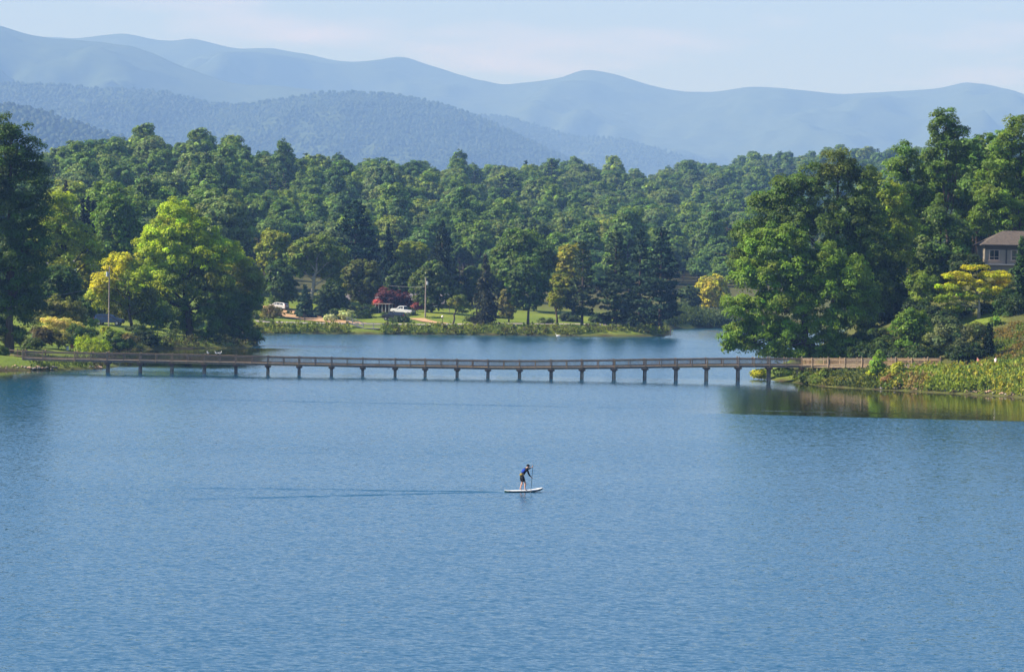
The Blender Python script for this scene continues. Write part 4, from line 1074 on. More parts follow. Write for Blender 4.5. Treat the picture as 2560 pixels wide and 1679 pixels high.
def mountain(name, label, ridge, D, depth, z0, cell, seed, canopy=None, rough=0.16, bend=0.0):
    px = np.array([p[0] for p in ridge]) * S; py = np.array([p[1] for p in ridge]) * S
    fx = np.array([W(a, b, D).x for a, b in zip(px, py)]); fz = np.array([W(a, b, D).z for a, b in zip(px, py)])
    o = np.argsort(fx); fx, fz = fx[o], fz[o]
    xs = np.arange(fx[0], fx[-1] + cell, cell); ys = np.concatenate([np.arange(D - depth, D, cell), np.arange(D, D + depth * .4, cell * 2)])
    X, Y = np.meshgrid(xs, ys)
    rz = np.interp(xs, fx, fz)
    rz = rz + (vnoise(xs[None, :], np.zeros((1, len(xs))), D * 0.03, seed + 40, 4)[0] - .5) * D * 0.0011
    k = max(1, int(60 / cell)); rz = np.convolve(np.pad(rz, k, 'edge'), np.ones(2 * k + 1) / (2 * k + 1), 'valid')
    v = np.where(Y <= D, 1 - (D - Y) / depth, 1 - (Y - D) / (depth * .4) * 0.8)
    sp = 0.6 * (vnoise(X + (D - Y) * 0.35, Y * 0.7, depth * 0.42, seed, 5, True) - 0.55) + 0.6 * (vnoise(X + (D - Y) * 0.15, Y * 0.45, depth * 0.16, seed + 3, 4, True) - 0.55)
    prof = np.clip(v, 0, 1) ** 1.15
    H = rz[None, :] - z0
    can_h = 6.0 if canopy else 3.0
    Z = z0 + (H - can_h) * prof + H * rough * sp * np.sin(math.pi * np.clip(v, 0, 1)) ** 0.9 * 1.6
    Z += (vnoise(X, Y, cell * 3.0, seed + 9, 2) - .5) * (5 if canopy else 16)
    crest_line = CAM_Z + (rz[None, :] - can_h - CAM_Z) * np.minimum(Y / D, 1.0)      # spurs stay below the crest
    Z = np.minimum(Z, crest_line - np.where(Y < D - cell, 0.012 * (D - Y) + 2.0, 0.0))
    me = grid_mesh(name, xs, ys, Z)
    tag(link(name, me, MTN, smooth=True), label, kind='structure')
    if canopy:
        area = canopy * canopy; lim = D * 0.175
        xa, xb = max(xs[0], -lim), min(xs[-1], lim)
        nn = int((xb - xa) * depth / area)
        qx = RNG.uniform(xa, xb, nn); qy = RNG.uniform(D - depth, D + 12, nn)
        ix = np.clip(((qx - xs[0]) / cell).astype(int), 0, len(xs) - 2); iy = np.clip(np.searchsorted(ys, qy) - 1, 0, len(ys) - 2)
        qz = Z[iy, ix]
        keep = qz > -5
        V = np.stack([qx, qy, qz], 1)[keep]; nn = len(V)
        instancer(name.replace('mountain', 'forest'), label.split(',')[0] + ' forest canopy', V, RNG.uniform(0, 6.28, nn), RNG.uniform(2.4, 7.2, nn), RNG.integers(0, 4, nn), CAN)
A_ = [(-300, 60), (0, 80), (190, 88), (250, 80), (300, 76), (350, 92), (410, 95), (440, 87), (520, 105), (560, 112), (640, 110), (700, 120), (780, 138), (830, 142), (880, 138), (935, 130), (985, 148), (1080, 178), (1170, 198),
      (1240, 190), (1310, 180), (1340, 165), (1370, 161), (1430, 172), (1500, 195), (1560, 208), (1660, 212), (1740, 200), (1800, 203), (1900, 213), (1950, 220), (2100, 212), (2180, 205), (2250, 188), (2320, 205), (2380, 230), (2700, 260)]
B_ = [(-300, 20), (0, 52), (40, 72), (110, 85), (190, 92), (270, 100), (330, 108), (360, 125), (420, 150), (500, 180), (560, 194), (640, 197), (700, 203), (760, 211), (850, 232), (950, 262), (1100, 320), (1300, 380)]
C_ = [(-300, 150), (0, 192), (120, 196), (240, 204), (330, 205), (420, 220), (480, 240), (560, 240), (620, 230), (720, 213), (800, 208), (860, 212), (940, 220), (1000, 235), (1060, 250), (1110, 272), (1180, 302), (1260, 345), (1340, 375), (1500, 420)]
D_ = [(-300, 215), (-80, 232), (0, 238), (80, 248), (150, 275), (200, 290), (260, 312), (320, 335), (420, 375), (520, 400)]
E_ = [(860, 330), (1000, 275), (1110, 262), (1180, 270), (1240, 285), (1280, 300), (1330, 315), (1390, 313), (1430, 318), (1500, 335), (1560, 352), (1620, 372), (1720, 392), (1850, 420)]
mountain('mountain_far', 'farthest pale blue mountain ridge across the whole view', A_, 18000, 5000, 60, 36, 1, None, 0.55)
mountain('mountain_upper', 'high blue mountain shoulder, upper left', B_, 13800, 3600, 60, 30, 2, None, 0.55)
mountain('mountain_gap', 'small blue ridge in the gap', E_, 13500, 2500, 40, 24, 4, 13.0, 0.3)
mountain('mountain_middle', 'broad blue-green wooded mountain', C_, 10500, 2900, 30, 20, 3, 11.0, 0.36)
mountain('mountain_near', 'near wooded ridge, left', D_, 6600, 1500, 20, 14, 5, 10.0, 0.3)

# ------------------------------------------------------------------ haze in the valley air
hz = MB().box((0, 12200, 1090), (22000, 26000, 2200))
hm = bpy.data.materials.new('haze_air'); hm.use_nodes = True
hm.node_tree.nodes.clear()
pv = hm.node_tree.nodes.new('ShaderNodeVolumePrincipled'); ho = hm.node_tree.nodes.new('ShaderNodeOutputMaterial')
pv.inputs['Color'].default_value = HAZE_COLOR
pv.inputs['Density'].default_value = HAZE_DENSITY
pv.inputs['Density Attribute'].default_value = ''
pv.inputs['Absorption Color'].default_value = HAZE_ABSORB
pv.inputs['Anisotropy'].default_value = 0.0
hm.node_tree.links.new(pv.outputs['Volume'], ho.inputs['Volume'])
hm.cycles.homogeneous_volume = True
tag(hz.build('haze', hm), 'thin blue haze filling the valley', kind='stuff')
# ------------------------------------------------------------------ footbridge
WOOD = pmat('weathered_wood', (0.245, 0.185, 0.125), 0.85, 0.15, noise=0.4, nscale=2.5, stretch=(1, 1, 6), vary=0.3)
WOOD_DARK = pmat('dark_timber', (0.12, 0.085, 0.06), 0.85, 0.15, noise=0.35, nscale=2.0)
PILE_M = pmat('bridge_pile', (0.26, 0.21, 0.16), 0.85, 0.15, noise=0.5, nscale=1.4, stretch=(2, 2, 1.2), vary=0.3)
BENTS = [270, 351, 430, 511, 590, 670, 748, 829, 907, 988, 1063, 1143, 1220, 1299, 1378, 1455, 1535, 1612, 1690, 1766, 1845, 1922, 2004]
DPX = [60, 110, 270, 430, 670, 907, 1220, 1300, 1380, 1535, 1612, 1766, 1845, 2006, 2180, 2340]
DPY = [899, 901, 904.5, 907, 912.5, 917.5, 922.5, 923, 922.5, 921, 919.5, 917.5, 917, 918, 918.5, 919]
def bridge_pt(px):
    Y = float(np.interp(px, [60, 270, 2006, 2100, 2340], [420.5, 420.5, 424.5, 420, 408]))
    p = W(px, float(np.interp(px, DPX, DPY)), Y)
    return p
bridge = empty('footbridge', (bridge_pt(1140).x, bridge_pt(1140).y, 0), 0, 'long low timber footbridge on piles across the lake', 'bridge')
LANES = [60, 110, 190] + BENTS
R_ENDS = [2085, 2170, 2255, 2335]
NODES = LANES + R_ENDS
mids = []
for a, b in zip(NODES[:-1], NODES[1:]):
    mids.append(a)
    if b - a > 60 and a >= 190: mids.append((a + b) / 2)
mids.append(NODES[-1])
BW = 2.3
def frame(px):
    a, b = bridge_pt(px - 3), bridge_pt(px + 3); d = (b - a); d.z = 0; d.normalize()
    return bridge_pt(px), d, Vector((-d.y, d.x, 0))
def bp(mb, name, mat, kind=None, parent=None):
    o = rel(mb.build(name, mat), bridge)
    if kind: o['kind'] = kind
    return o
# deck and stringers, bay by bay
for a, b in zip(NODES[:-1], NODES[1:]):
    pa, da, na = frame(a); pb, db, nb = frame(b)
    bp(MB().bar(pa + Vector((0, 0, .27)), pb + Vector((0, 0, .27)), BW + .1, .06), 'deck', WOOD)
    for s in (-1, 1):
        bp(MB().bar(pa + na * s * (BW / 2 - .03) + Vector((0, 0, .12)), pb + nb * s * (BW / 2 - .03) + Vector((0, 0, .12)), .10, .25), 'stringer', WOOD)
# posts, rails, balusters on both sides
for s in (-1, 1):
    for px in mids:
        p, d, nn = frame(px); q = p + nn * s * (BW / 2 + .06)
        big = px in NODES
        h = 1.22 if big else 1.14
        w_ = .17 if big else .13
        mb = MB().box(q + Vector((0, 0, h / 2 + .02)), (w_, w_, h), math.atan2(d.y, d.x))
        post = bp(mb, 'post', WOOD)
        if px > 1830 or px < 300:
            bp(MB().ball(q + Vector((0, 0, h + .10)), .095, 8, 5), 'post_cap', WOOD)
        else:
            bp(MB().box(q + Vector((0, 0, h + .045)), (w_ + .07, w_ + .07, .05), math.atan2(d.y, d.x)), 'post_cap', WOOD)
    for a, b in zip(mids[:-1], mids[1:]):
        pa, da, na = frame(a); pb, db, nb = frame(b)
        A = pa + na * s * (BW / 2 - .05); B = pb + nb * s * (BW / 2 - .05)
        bp(MB().bar(A + Vector((0, 0, 1.19)), B + Vector((0, 0, 1.19)), .16, .05), 'handrail', WOOD)
        bp(MB().bar(A + Vector((0, 0, 1.04)), B + Vector((0, 0, 1.04)), .05, .10), 'upper_rail', WOOD)
        bp(MB().bar(A + Vector((0, 0, .40)), B + Vector((0, 0, .40)), .05, .10), 'lower_rail', WOOD)
        mb = MB(); L = (B - A).length; k = max(2, int(L / .155))
        ang = math.atan2((B - A).y, (B - A).x)
        for i in range(1, k):
            mb.box(A.lerp(B, i / k) + Vector((0, 0, .72)), (.042, .042, .56), ang)
        bp(mb, 'balusters', WOOD, 'stuff')
# bents
for px in BENTS + R_ENDS[:2]:
    p, d, nn = frame(px); ang = math.atan2(d.y, d.x)
    bp(MB().box(p + Vector((0, 0, -.13)), (.78, BW + .2, .22), ang), 'cap_beam', WOOD_DARK)
    bp(MB().box(p + Vector((0, 0, -.30)), (.46, BW - .1, .14), ang), 'corbel', WOOD_DARK)
    grp = [(-.7, .0), (.7, .0)] if px < 1990 or px > 2010 else [(-.8, -.55), (.8, -.55), (-.8, .45), (.8, .45)]
    for u, v in grp:
        q = p + nn * u + d * v
        bp(MB().tube([(q.x, q.y, -2.6), (q.x, q.y, 0.5), (q.x, q.y, p.z - .36)], [.20, .195, .18], 10), 'pile', PILE_M)

# picket fence at the left end
FENCE = pmat('fence_wood', (0.20, 0.15, 0.11), 0.85, 0.15, noise=0.3, nscale=2.0)
f0, f1 = at(24, 436), at(108, 430)
fence = empty('picket_fence', f0, 0, 'dark wooden picket fence on the lawn joining the bridge', 'fence')
kk = 26
for i in range(kk + 1):
    p = f0.lerp(f1, i / kk); p.z = gz(p.x, p.y)
    rel(MB().box(p + Vector((0, 0, .52)), (.05, .05, 1.0)).build('picket', FENCE), fence)
for i in range(5):
    p = f0.lerp(f1, i / 4); p.z = gz(p.x, p.y)
    rel(MB().box(p + Vector((0, .08, .58)), (.11, .11, 1.2)).build('post', FENCE), fence)
for h in (.25, .92):
    a = f0.copy(); b = f1.copy(); a.z = gz(a.x, a.y) + h; b.z = gz(b.x, b.y) + h
    rel(MB().bar(a + Vector((0, .05, 0)), b + Vector((0, .05, 0)), .05, .09).build('rail', FENCE), fence)

# ------------------------------------------------------------------ paddler
def skin_obj(name, verts, edges, radii, mat, parent, root=0, sub=2):
    me = bpy.data.meshes.new(name); me.from_pydata([tuple(v) for v in verts], edges, []); me.update()
    o = link(name, me, mat, parent)
    md = o.modifiers.new('skin', 'SKIN'); md.use_smooth_shade = True
    for i, sv in enumerate(me.skin_vertices[0].data):
        r = radii[i]; sv.radius = r if hasattr(r, '__len__') else (r, r); sv.use_root = (i == root)
    sb = o.modifiers.new('sub', 'SUBSURF'); sb.levels = sub; sb.render_levels = sub
    return o
class Sk:
    def __init__(s): s.v = []; s.e = []; s.r = []
    def p(s, co, r, frm=None):
        s.v.append(Vector(co)); s.r.append(r)
        if frm is not None: s.e.append((frm, len(s.v) - 1))
        return len(s.v) - 1
def person_body(parent, skin, J, grip=None):
    """J: joint positions (x forward, y left, z up)"""
    k = Sk()
    pel = k.p(J['pelvis'], (.15, .12)); wa = k.p(J['waist'], (.135, .105), pel); ch = k.p(J['chest'], (.16, .12), wa)
    nb = k.p(J['neck'], .06, ch); hb = k.p(J['head'] + Vector((0.0, 0, -.06)), (.075, .085), nb); hd = k.p(J['head'] + Vector((0, 0, .02)), (.085, .10), hb); ht = k.p(J['head'] + Vector((-.01, 0, .10)), (.06, .065), hd)
    k.p(J['head'] + J['face'] * .115 + Vector((0, 0, -.015)), .014, hd)
    sd = Vector((-J['face'].y, J['face'].x, 0))
    for s in (-1, 1): k.p(J['head'] + sd * s * .095 + Vector((0, 0, -.01)), .016, hd)
    for s, S_ in ((1, 'l'), (-1, 'r')):
        hip = k.p(J['pelvis'] + Vector((0, s * .09, -.06)), .095, pel); kn = k.p(J['knee_' + S_], .062, hip)
        cf = k.p(J['knee_' + S_].lerp(J['ankle_' + S_], .35), .058, kn); an = k.p(J['ankle_' + S_], .038, cf)
        k.p(J['ankle_' + S_] + J['toe_' + S_] * .17 + Vector((0, 0, -.05)), (.04, .028), an)
        sh = k.p(J['shoulder_' + S_], .062, ch); el = k.p(J['elbow_' + S_], .043, sh); wr = k.p(J['wrist_' + S_], .028, el)
        hdv = J['hand_' + S_]; up = J['wrist_' + S_]
        pm = k.p(up + hdv * .06, (.036, .02), wr)
        perp = hdv.cross(Vector((0, 1, 0))).normalized(); sid = hdv.cross(perp).normalized()
        for i, ln in enumerate((.070, .080, .075, .060)):
            f = up + hdv * .09 + sid * (i - 1.5) * .021
            a = k.p(f, .010, pm); b = k.p(f + hdv * ln * .45 + perp * .020, .009, a); k.p(f + hdv * ln * .55 + perp * .055, .008, b)
        a = k.p(up + hdv * .05 + sid * .045, .011, pm); k.p(up + hdv * .085 + sid * .055 + perp * .03, .009, a)
    return skin_obj('body', k.v, k.e, k.r, skin, parent, pel)
V_ = Vector
SKIN = pmat('skin', (0.48, 0.27, 0.19), 0.55, 0.3)
CLOTH_DK = pmat('dark_cloth', (0.016, 0.018, 0.024), 0.85, 0.1)
CLOTH_BL = pmat('blue_cloth', (0.015, 0.05, 0.30), 0.8, 0.1)
CLOTH_OL = pmat('olive_belt_pack', (0.22, 0.17, 0.05), 0.85, 0.1)
pad_p = P0(1306, 1229)
HEAD = math.radians(27)                     # heading: right and a little away
bd = empty('paddleboard', (pad_p.x, pad_p.y, 0), HEAD, 'white stand-up paddleboard with dark green hull', 'paddleboard')
def board(L=2.8, Wd=.78):
    secs = []
    for i in range(17):
        t = i / 16; x = (t - .47) * L
        w = Wd / 2 * (1 - abs(2 * t - 0.95) ** 2.6 / (1.05 ** 2.6)) ** .55 if 0 < t < 1 else 0.03
        w = max(w, .04); rk = .16 * max(0, t - .62) ** 1.6 / .38 ** 1.6 + .03 * max(0, .15 - t) / .15
        secs.append((x, w, rk))
    return secs
SEC = board()
def loft(rows):
    V, F = [], []; m = len(rows[0])
    for r in rows: V += r
    for i in range(len(rows) - 1):
        for k in range(m):
            F.append((i * m + k, i * m + (k + 1) % m, (i + 1) * m + (k + 1) % m, (i + 1) * m + k))
    F += [tuple(range(m)), tuple(range((len(rows) - 1) * m, len(rows) * m))]
    return MB().add(V, F)
loft([[(x, -w * .8, .0 + r - .02), (x, -w, .05 + r), (x, -w * .99, .085 + r), (x, w * .99, .085 + r), (x, w, .05 + r), (x, w * .8, .0 + r - .02)] for x, w, r in SEC]).build('hull', pmat('board_green', (0.012, 0.06, 0.05), .35, .5), bd, smooth=False)
loft([[(x, -w * .97, .087 + r), (x, -w * .92, .112 + r), (x, w * .92, .112 + r), (x, w * .97, .087 + r)] for x, w, r in SEC]).build('deck', pmat('board_white', (0.62, 0.63, 0.62), .4, .4), bd)
loft([[(x, -w * .75, .113 + r), (x, -w * .75, .119 + r), (x, w * .75, .119 + r), (x, w * .75, .113 + r)] for x, w, r in SEC[3:10]]).build('deck_pad', pmat('board_pad', (0.60, 0.64, 0.66), .8, .2), bd)
MB().prism([(-1.28, -.02), (-1.05, -.02), (-1.22, -.24), (-1.30, -.24)], -.006, .006).build('fin', CLOTH_DK, bd)
pr = empty('person', (pad_p.x, pad_p.y, .121), HEAD, 'paddler in blue top, dark shorts and cap bending over the paddle', 'person')
J = dict(pelvis=V_((-.05, 0, .90)), waist=V_((.02, 0, 1.07)), chest=V_((.17, 0, 1.30)), neck=V_((.30, 0, 1.46)), head=V_((.40, 0, 1.56)), face=V_((.93, 0, -.36)),
         knee_l=V_((.04, .13, .48)), ankle_l=V_((-.10, .15, .06)), toe_l=V_((1, .1, 0)), knee_r=V_((.14, -.13, .48)), ankle_r=V_((.10, -.15, .06)), toe_r=V_((1, -.1, 0)),
         shoulder_l=V_((.22, .19, 1.38)), elbow_l=V_((.48, .17, 1.36)), wrist_l=V_((.68, .0, 1.50)), hand_l=V_((.55, -.45, .70)).normalized(),
         shoulder_r=V_((.22, -.19, 1.38)), elbow_r=V_((.32, -.27, 1.06)), wrist_r=V_((.52, -.26, .84)), hand_r=V_((.78, .0, -.62)).normalized())
person_body(pr, SKIN, J)
k = Sk(); a = k.p((-.055, 0, .92), (.175, .145)); b = k.p((0, 0, 1.0), (.16, .13), a)
for s, S_ in ((1, 'l'), (-1, 'r')):
    h = k.p(V_((-.04, s * .095, .82)), .125, a); k.p(V_((0, s * .12, .56)) + (V_((.06, 0, 0)) if s < 0 else V_((0, 0, 0))), .105, h)
skin_obj('shorts', k.v, k.e, k.r, CLOTH_DK, pr)
k = Sk(); a = k.p((-.02, 0, 1.00), (.155, .125)); b = k.p((.03, 0, 1.10), (.155, .125), a); c = k.p((.17, 0, 1.31), (.185, .145), b); d = k.p((.27, 0, 1.42), (.09, .08), c)
for s, S_ in ((1, 'l'), (-1, 'r')):
    h = k.p(J['shoulder_' + S_], .085, c); e = k.p(J['elbow_' + S_], .06, h); k.p(J['elbow_' + S_].lerp(J['wrist_' + S_], .75), .042, e)
skin_obj('shirt', k.v, k.e, k.r, CLOTH_DK, pr)
k = Sk(); a = k.p((-.045, 0, 1.13), (.17, .10)); b = k.p((.06, 0, 1.30), (.185, .105), a); k.p((.19, 0, 1.42), (.14, .085), b)
skin_obj('life_vest', k.v, k.e, k.r, CLOTH_BL, pr)
MB().ball((-.10, 0, 1.02), (.12, .155, .10), 12, 7).build('waist_pack', CLOTH_OL, pr, smooth=True)
cap = MB().ball((.385, 0, 1.625), (.115, .105, .085), 14, 8).build('cap', CLOTH_DK, pr, smooth=True)
MB().prism([(.46, 1.61), (.60, 1.565), (.60, 1.555), (.46, 1.595)], -.08, .08).build('brim', CLOTH_DK, cap)
pd = empty('paddle', (pad_p.x, pad_p.y, .0), HEAD, 'dark slim paddle held by the paddler', 'paddle')
PA, PB = V_((.73, -.03, 1.72)), V_((.40, -.44, .02))
MB().tube([PA, PB], .016, 8).build('shaft', pmat('paddle_shaft', (0.02, 0.05, 0.055), .4, .4), pd)
MB().tube([PA + V_((-.03, .05, 0)), PA + V_((.03, -.05, 0))], .018, 8).build('grip', CLOTH_DK, pd)
bl = (PB - PA).normalized()
MB().tube([PB - bl * .06, PB + bl * .08, PB + bl * .30, PB + bl * .44], [.02, .08, .10, .03], 10).build('blade', pmat('paddle_blade', (0.02, 0.03, 0.035), .4, .4), pd)

# ------------------------------------------------------------------ two walkers on the footpath
def walker(px, Y, label, top_c, low_c, hair, yaw):
    p = at(px, Y); w = empty('person', (p.x, p.y, p.z + .08), yaw, label, 'person')
    J = dict(pelvis=V_((0, 0, .93)), waist=V_((.01, 0, 1.10)), chest=V_((.02, 0, 1.32)), neck=V_((.03, 0, 1.49)), head=V_((.06, 0, 1.62)), face=V_((1, 0, 0)),
             knee_l=V_((.14, .10, .50)), ankle_l=V_((.18, .10, .07)), toe_l=V_((1, .1, 0)), knee_r=V_((-.02, -.10, .50)), ankle_r=V_((-.24, -.10, .10)), toe_r=V_((1, -.1, 0)),
             shoulder_l=V_((.01, .18, 1.41)), elbow_l=V_((-.10, .23, 1.14)), wrist_l=V_((.02, .22, .92)), hand_l=V_((.3, 0, -.95)).normalized(),
             shoulder_r=V_((.01, -.18, 1.41)), elbow_r=V_((.03, -.24, 1.13)), wrist_r=V_((.20, -.22, .98)), hand_r=V_((.7, 0, -.7)).normalized())
    person_body(w, SKIN, J)
    k = Sk(); a = k.p((0, 0, .98), (.165, .125)); b = k.p((.01, 0, 1.12), (.155, .12), a); c = k.p((.02, 0, 1.33), (.185, .14), b); d = k.p((.03, 0, 1.45), (.09, .075), c)
    for s, S_ in ((1, 'l'), (-1, 'r')):
        h = k.p(J['shoulder_' + S_], .08, c); k.p(J['shoulder_' + S_].lerp(J['elbow_' + S_], .7), .062, h)
    skin_obj('shirt', k.v, k.e, k.r, top_c, w)
    k = Sk(); a = k.p((0, 0, .93), (.17, .13))
    for s, S_ in ((1, 'l'), (-1, 'r')):
        h = k.p(V_((.02, s * .095, .84)), .115, a); k.p(V_((0, s * .1, .93)).lerp(J['knee_' + S_], .85), .09, h)
    skin_obj('shorts', k.v, k.e, k.r, low_c, w)
    MB().ball((.045, 0, 1.665), (.105, .092, .085), 12, 7).build('hair', hair, w, smooth=True)
HAIR = pmat('brown_hair', (0.05, 0.03, 0.02), .7, .2)
walker(2447, 405, 'walker in a pink shirt on the footpath', pmat('pink_cloth', (0.50, 0.16, 0.17), .8, .1), pmat('slate_cloth', (0.10, 0.16, 0.18), .8, .1), HAIR, math.radians(200))
walker(2491, 404, 'walker in a white shirt on the footpath', pmat('white_cloth', (0.80, 0.80, 0.80), .8, .1), pmat('teal_cloth', (0.05, 0.35, 0.38), .8, .1), HAIR, math.radians(10))

# ------------------------------------------------------------------ vehicles
GLASS = pmat('car_glass', (0.015, 0.02, 0.025), 0.06, 0.6)
TYRE = pmat('tyre_rubber', (0.015, 0.015, 0.015), 0.85, 0.1)
RIM = pmat('wheel_alloy', (0.35, 0.36, 0.38), 0.35, 0.5, metal=0.8)
RED = pmat('tail_light', (0.35, 0.015, 0.015), 0.25, 0.5)
LAMP = pmat('head_light', (0.75, 0.77, 0.80), 0.15, 0.6)
TRIM = pmat('car_trim', (0.02, 0.02, 0.022), 0.6, 0.3)
def vehicle(name, label, px, Y, yaw, paint, style, slope=0.0):
    p = at(px, Y); r = empty(name, p + V_((0, 0, .16)), yaw, label, 'pickup' if style == 'pickup' else 'car')
    r.rotation_euler = (0, slope, yaw)
    L = {'suv': 5.0, 'hatch': 4.3, 'pickup': 5.6}[style]; h = L / 2; w = .93
    if style == 'suv':
        low = [(-h, .42), (-h + .02, .95), (-h + .12, 1.08), (h - 1.25, 1.10), (h - .35, 1.00), (h - .06, .82), (h, .45), (h - .1, .30), (-h + .1, .30)]
        top = [(-h + .10, 1.06), (-h + .30, 1.60), (-h + .75, 1.72), (.35, 1.70), (.85, 1.58), (1.45, 1.09)]
        wins = [[(-h + .42, 1.14), (-h + .55, 1.55), (-1.0, 1.60), (-1.0, 1.13)], [(-.92, 1.13), (-.92, 1.60), (.02, 1.60), (.02, 1.12)], [(.10, 1.12), (.10, 1.60), (.42, 1.58), (.80, 1.46), (1.22, 1.12)]]
        ws = [(1.40, 1.12, .90, 1.555)]; rw = (-h + .13, 1.12, -h + .30, 1.55)
    elif style == 'hatch':
        low = [(-h, .40), (-h + .02, .88), (-h + .15, .98), (h - 1.1, .96), (h - .3, .82), (h - .05, .68), (h, .40), (h - .1, .25), (-h + .1, .25)]
        top = [(-h + .12, .96), (-h + .35, 1.38), (-h + .8, 1.47), (.25, 1.46), (.70, 1.34), (1.25, .95)]
        wins = [[(-h + .50, 1.0), (-h + .70, 1.36), (-.75, 1.38), (-.75, 1.0)], [(-.67, 1.0), (-.67, 1.38), (.10, 1.38), (.10, .99)], [(.18, .99), (.18, 1.38), (.38, 1.35), (1.02, .99)]]
        ws = [(1.20, .98, .72, 1.325)]; rw = (-h + .16, 1.0, -h + .35, 1.34)
    else:
        low = [(-h, .50), (-h, 1.02), (-.65, 1.02), (-.6, 1.06), (1.15, 1.10), (h - .25, 1.02), (h - .05, .86), (h, .50), (h - .1, .36), (-h + .1, .36)]
        top = [(-.62, 1.05), (-.52, 1.70), (-.35, 1.76), (.45, 1.74), (.75, 1.62), (1.30, 1.08)]
        wins = [[(-.42, 1.12), (-.38, 1.62), (.12, 1.64), (.12, 1.12)], [(.20, 1.12), (.20, 1.64), (.45, 1.62), (1.02, 1.12)]]
        ws = [(1.24, 1.12, .78, 1.59)]; rw = (-.60, 1.14, -.52, 1.62)
    V, F = [], []
    # body: lower hull plus tapering cabin in one shell
    n1 = len(low)
    for y, ins in ((-w, .04), (-w + .05, 0), (w - .05, 0), (w, .04)):
        V += [(x * (1 - ins * .25), y, z - (ins if z > .6 else -ins)) for x, z in low]
    for a in range(3):
        F += [(a * n1 + i, a * n1 + (i + 1) % n1, (a + 1) * n1 + (i + 1) % n1, (a + 1) * n1 + i) for i in range(n1)]
    F += [tuple(range(n1)), tuple(range(3 * n1, 4 * n1))]
    mb = MB().add(V, F)
    n2 = len(top); zt = max(z for _, z in top); zb = min(z for _, z in top)
    def yin(z): return w - .04 - .20 * (z - zb) / (zt - zb)
    V = [(x, -yin(z), z) for x, z in top] + [(x, yin(z), z) for x, z in top]
    F = [tuple(range(n2)), tuple(range(n2, 2 * n2))] + [(i, (i + 1) % n2, (i + 1) % n2 + n2, i + n2) for i in range(n2)]
    mb.add(V, F)
    bm_o = mb.build('body', paint, r)
    if style == 'pickup':
        MB().box((-h / 2 - .68, 0, 1.0), (h - .95, 1.5, .06)).build('bed_liner', TRIM, r)
    for s in (-1, 1):
        for q in wins:
            MB().add([(x, s * (yin(z) + .012), z) for x, z in q], [tuple(range(len(q)))]).build('side_window', GLASS, r)
        MB().box((h - .16, s * .66, .80 if style != 'hatch' else .66), (.16, .34, .15)).build('headlight', LAMP, r)
        MB().box((-h + .02, s * .78, .98 if style != 'pickup' else .86), (.10, .16, .30)).build('taillight', RED, r)
        MB().box((1.02, s * 1.0, 1.12 if style != 'hatch' else 1.0), (.14, .16, .13)).build('mirror', paint, r)
    x0, z0, x1, z1 = ws[0]
    MB().add([(x0 + .02, -yin(z0) + .08, z0 + .02), (x0 + .02, yin(z0) - .08, z0 + .02), (x1 + .02, yin(z1) - .06, z1 + .015), (x1 + .02, -yin(z1) + .06, z1 + .015)], [(0, 1, 2, 3)]).build('windscreen', GLASS, r)
    x0, z0, x1, z1 = rw
    MB().add([(x0 - .02, -yin(z0) + .1, z0), (x0 - .02, yin(z0) - .1, z0), (x1 - .02, yin(z1) - .1, z1), (x1 - .02, -yin(z1) + .1, z1)], [(0, 1, 2, 3)]).build('rear_window', GLASS, r)
    MB().box((h - .02, 0, .48), (.12, 1.7, .20)).build('front_bumper', TRIM, r)
    MB().box((-h + .02, 0, .52), (.12, 1.7, .20)).build('rear_bumper', TRIM, r)
    wr = .37 if style != 'hatch' else .32
    for sx in (-h + .95, h - .92):
        for s in (-1, 1):
            wl_ = empty('wheel', (sx, s * (w - .10), wr - .16 + .0), 0); wl_.parent = r
            MB().tube([(0, -.12, 0), (0, .12, 0)], wr, 18).build('tyre', TYRE, wl_)
            MB().tube([(0, -.13, 0), (0, .13, 0)], wr * .62, 10).build('rim', RIM, wl_)
            MB().tube([(0, s * .075, wr * .0), (0, s * .076, 0)], wr * 1.12, 18).build('wheel_arch', TRIM, wl_)
    return r
vehicle('parked_car', 'dark blue estate car parked by the utility pole', 273, 545, math.radians(-8), pmat('paint_navy', (0.012, 0.03, 0.085), .22, .6), 'suv')
vehicle('parked_car', 'white car on the tan driveway', 696, 712, math.radians(153), pmat('paint_white', (0.50, 0.51, 0.52), .3, .5), 'hatch', -0.07)
vehicle('pickup_truck', 'white pickup parked on the slope by the far house', 1007, 706, math.radians(150), pmat('paint_white2', (0.50, 0.51, 0.52), .3, .5), 'pickup', -0.06)
vehicle('parked_car', 'near-black car in the shade below the white pickup', 985, 692, math.radians(160), pmat('paint_black', (0.010, 0.011, 0.016), .25, .5), 'suv')

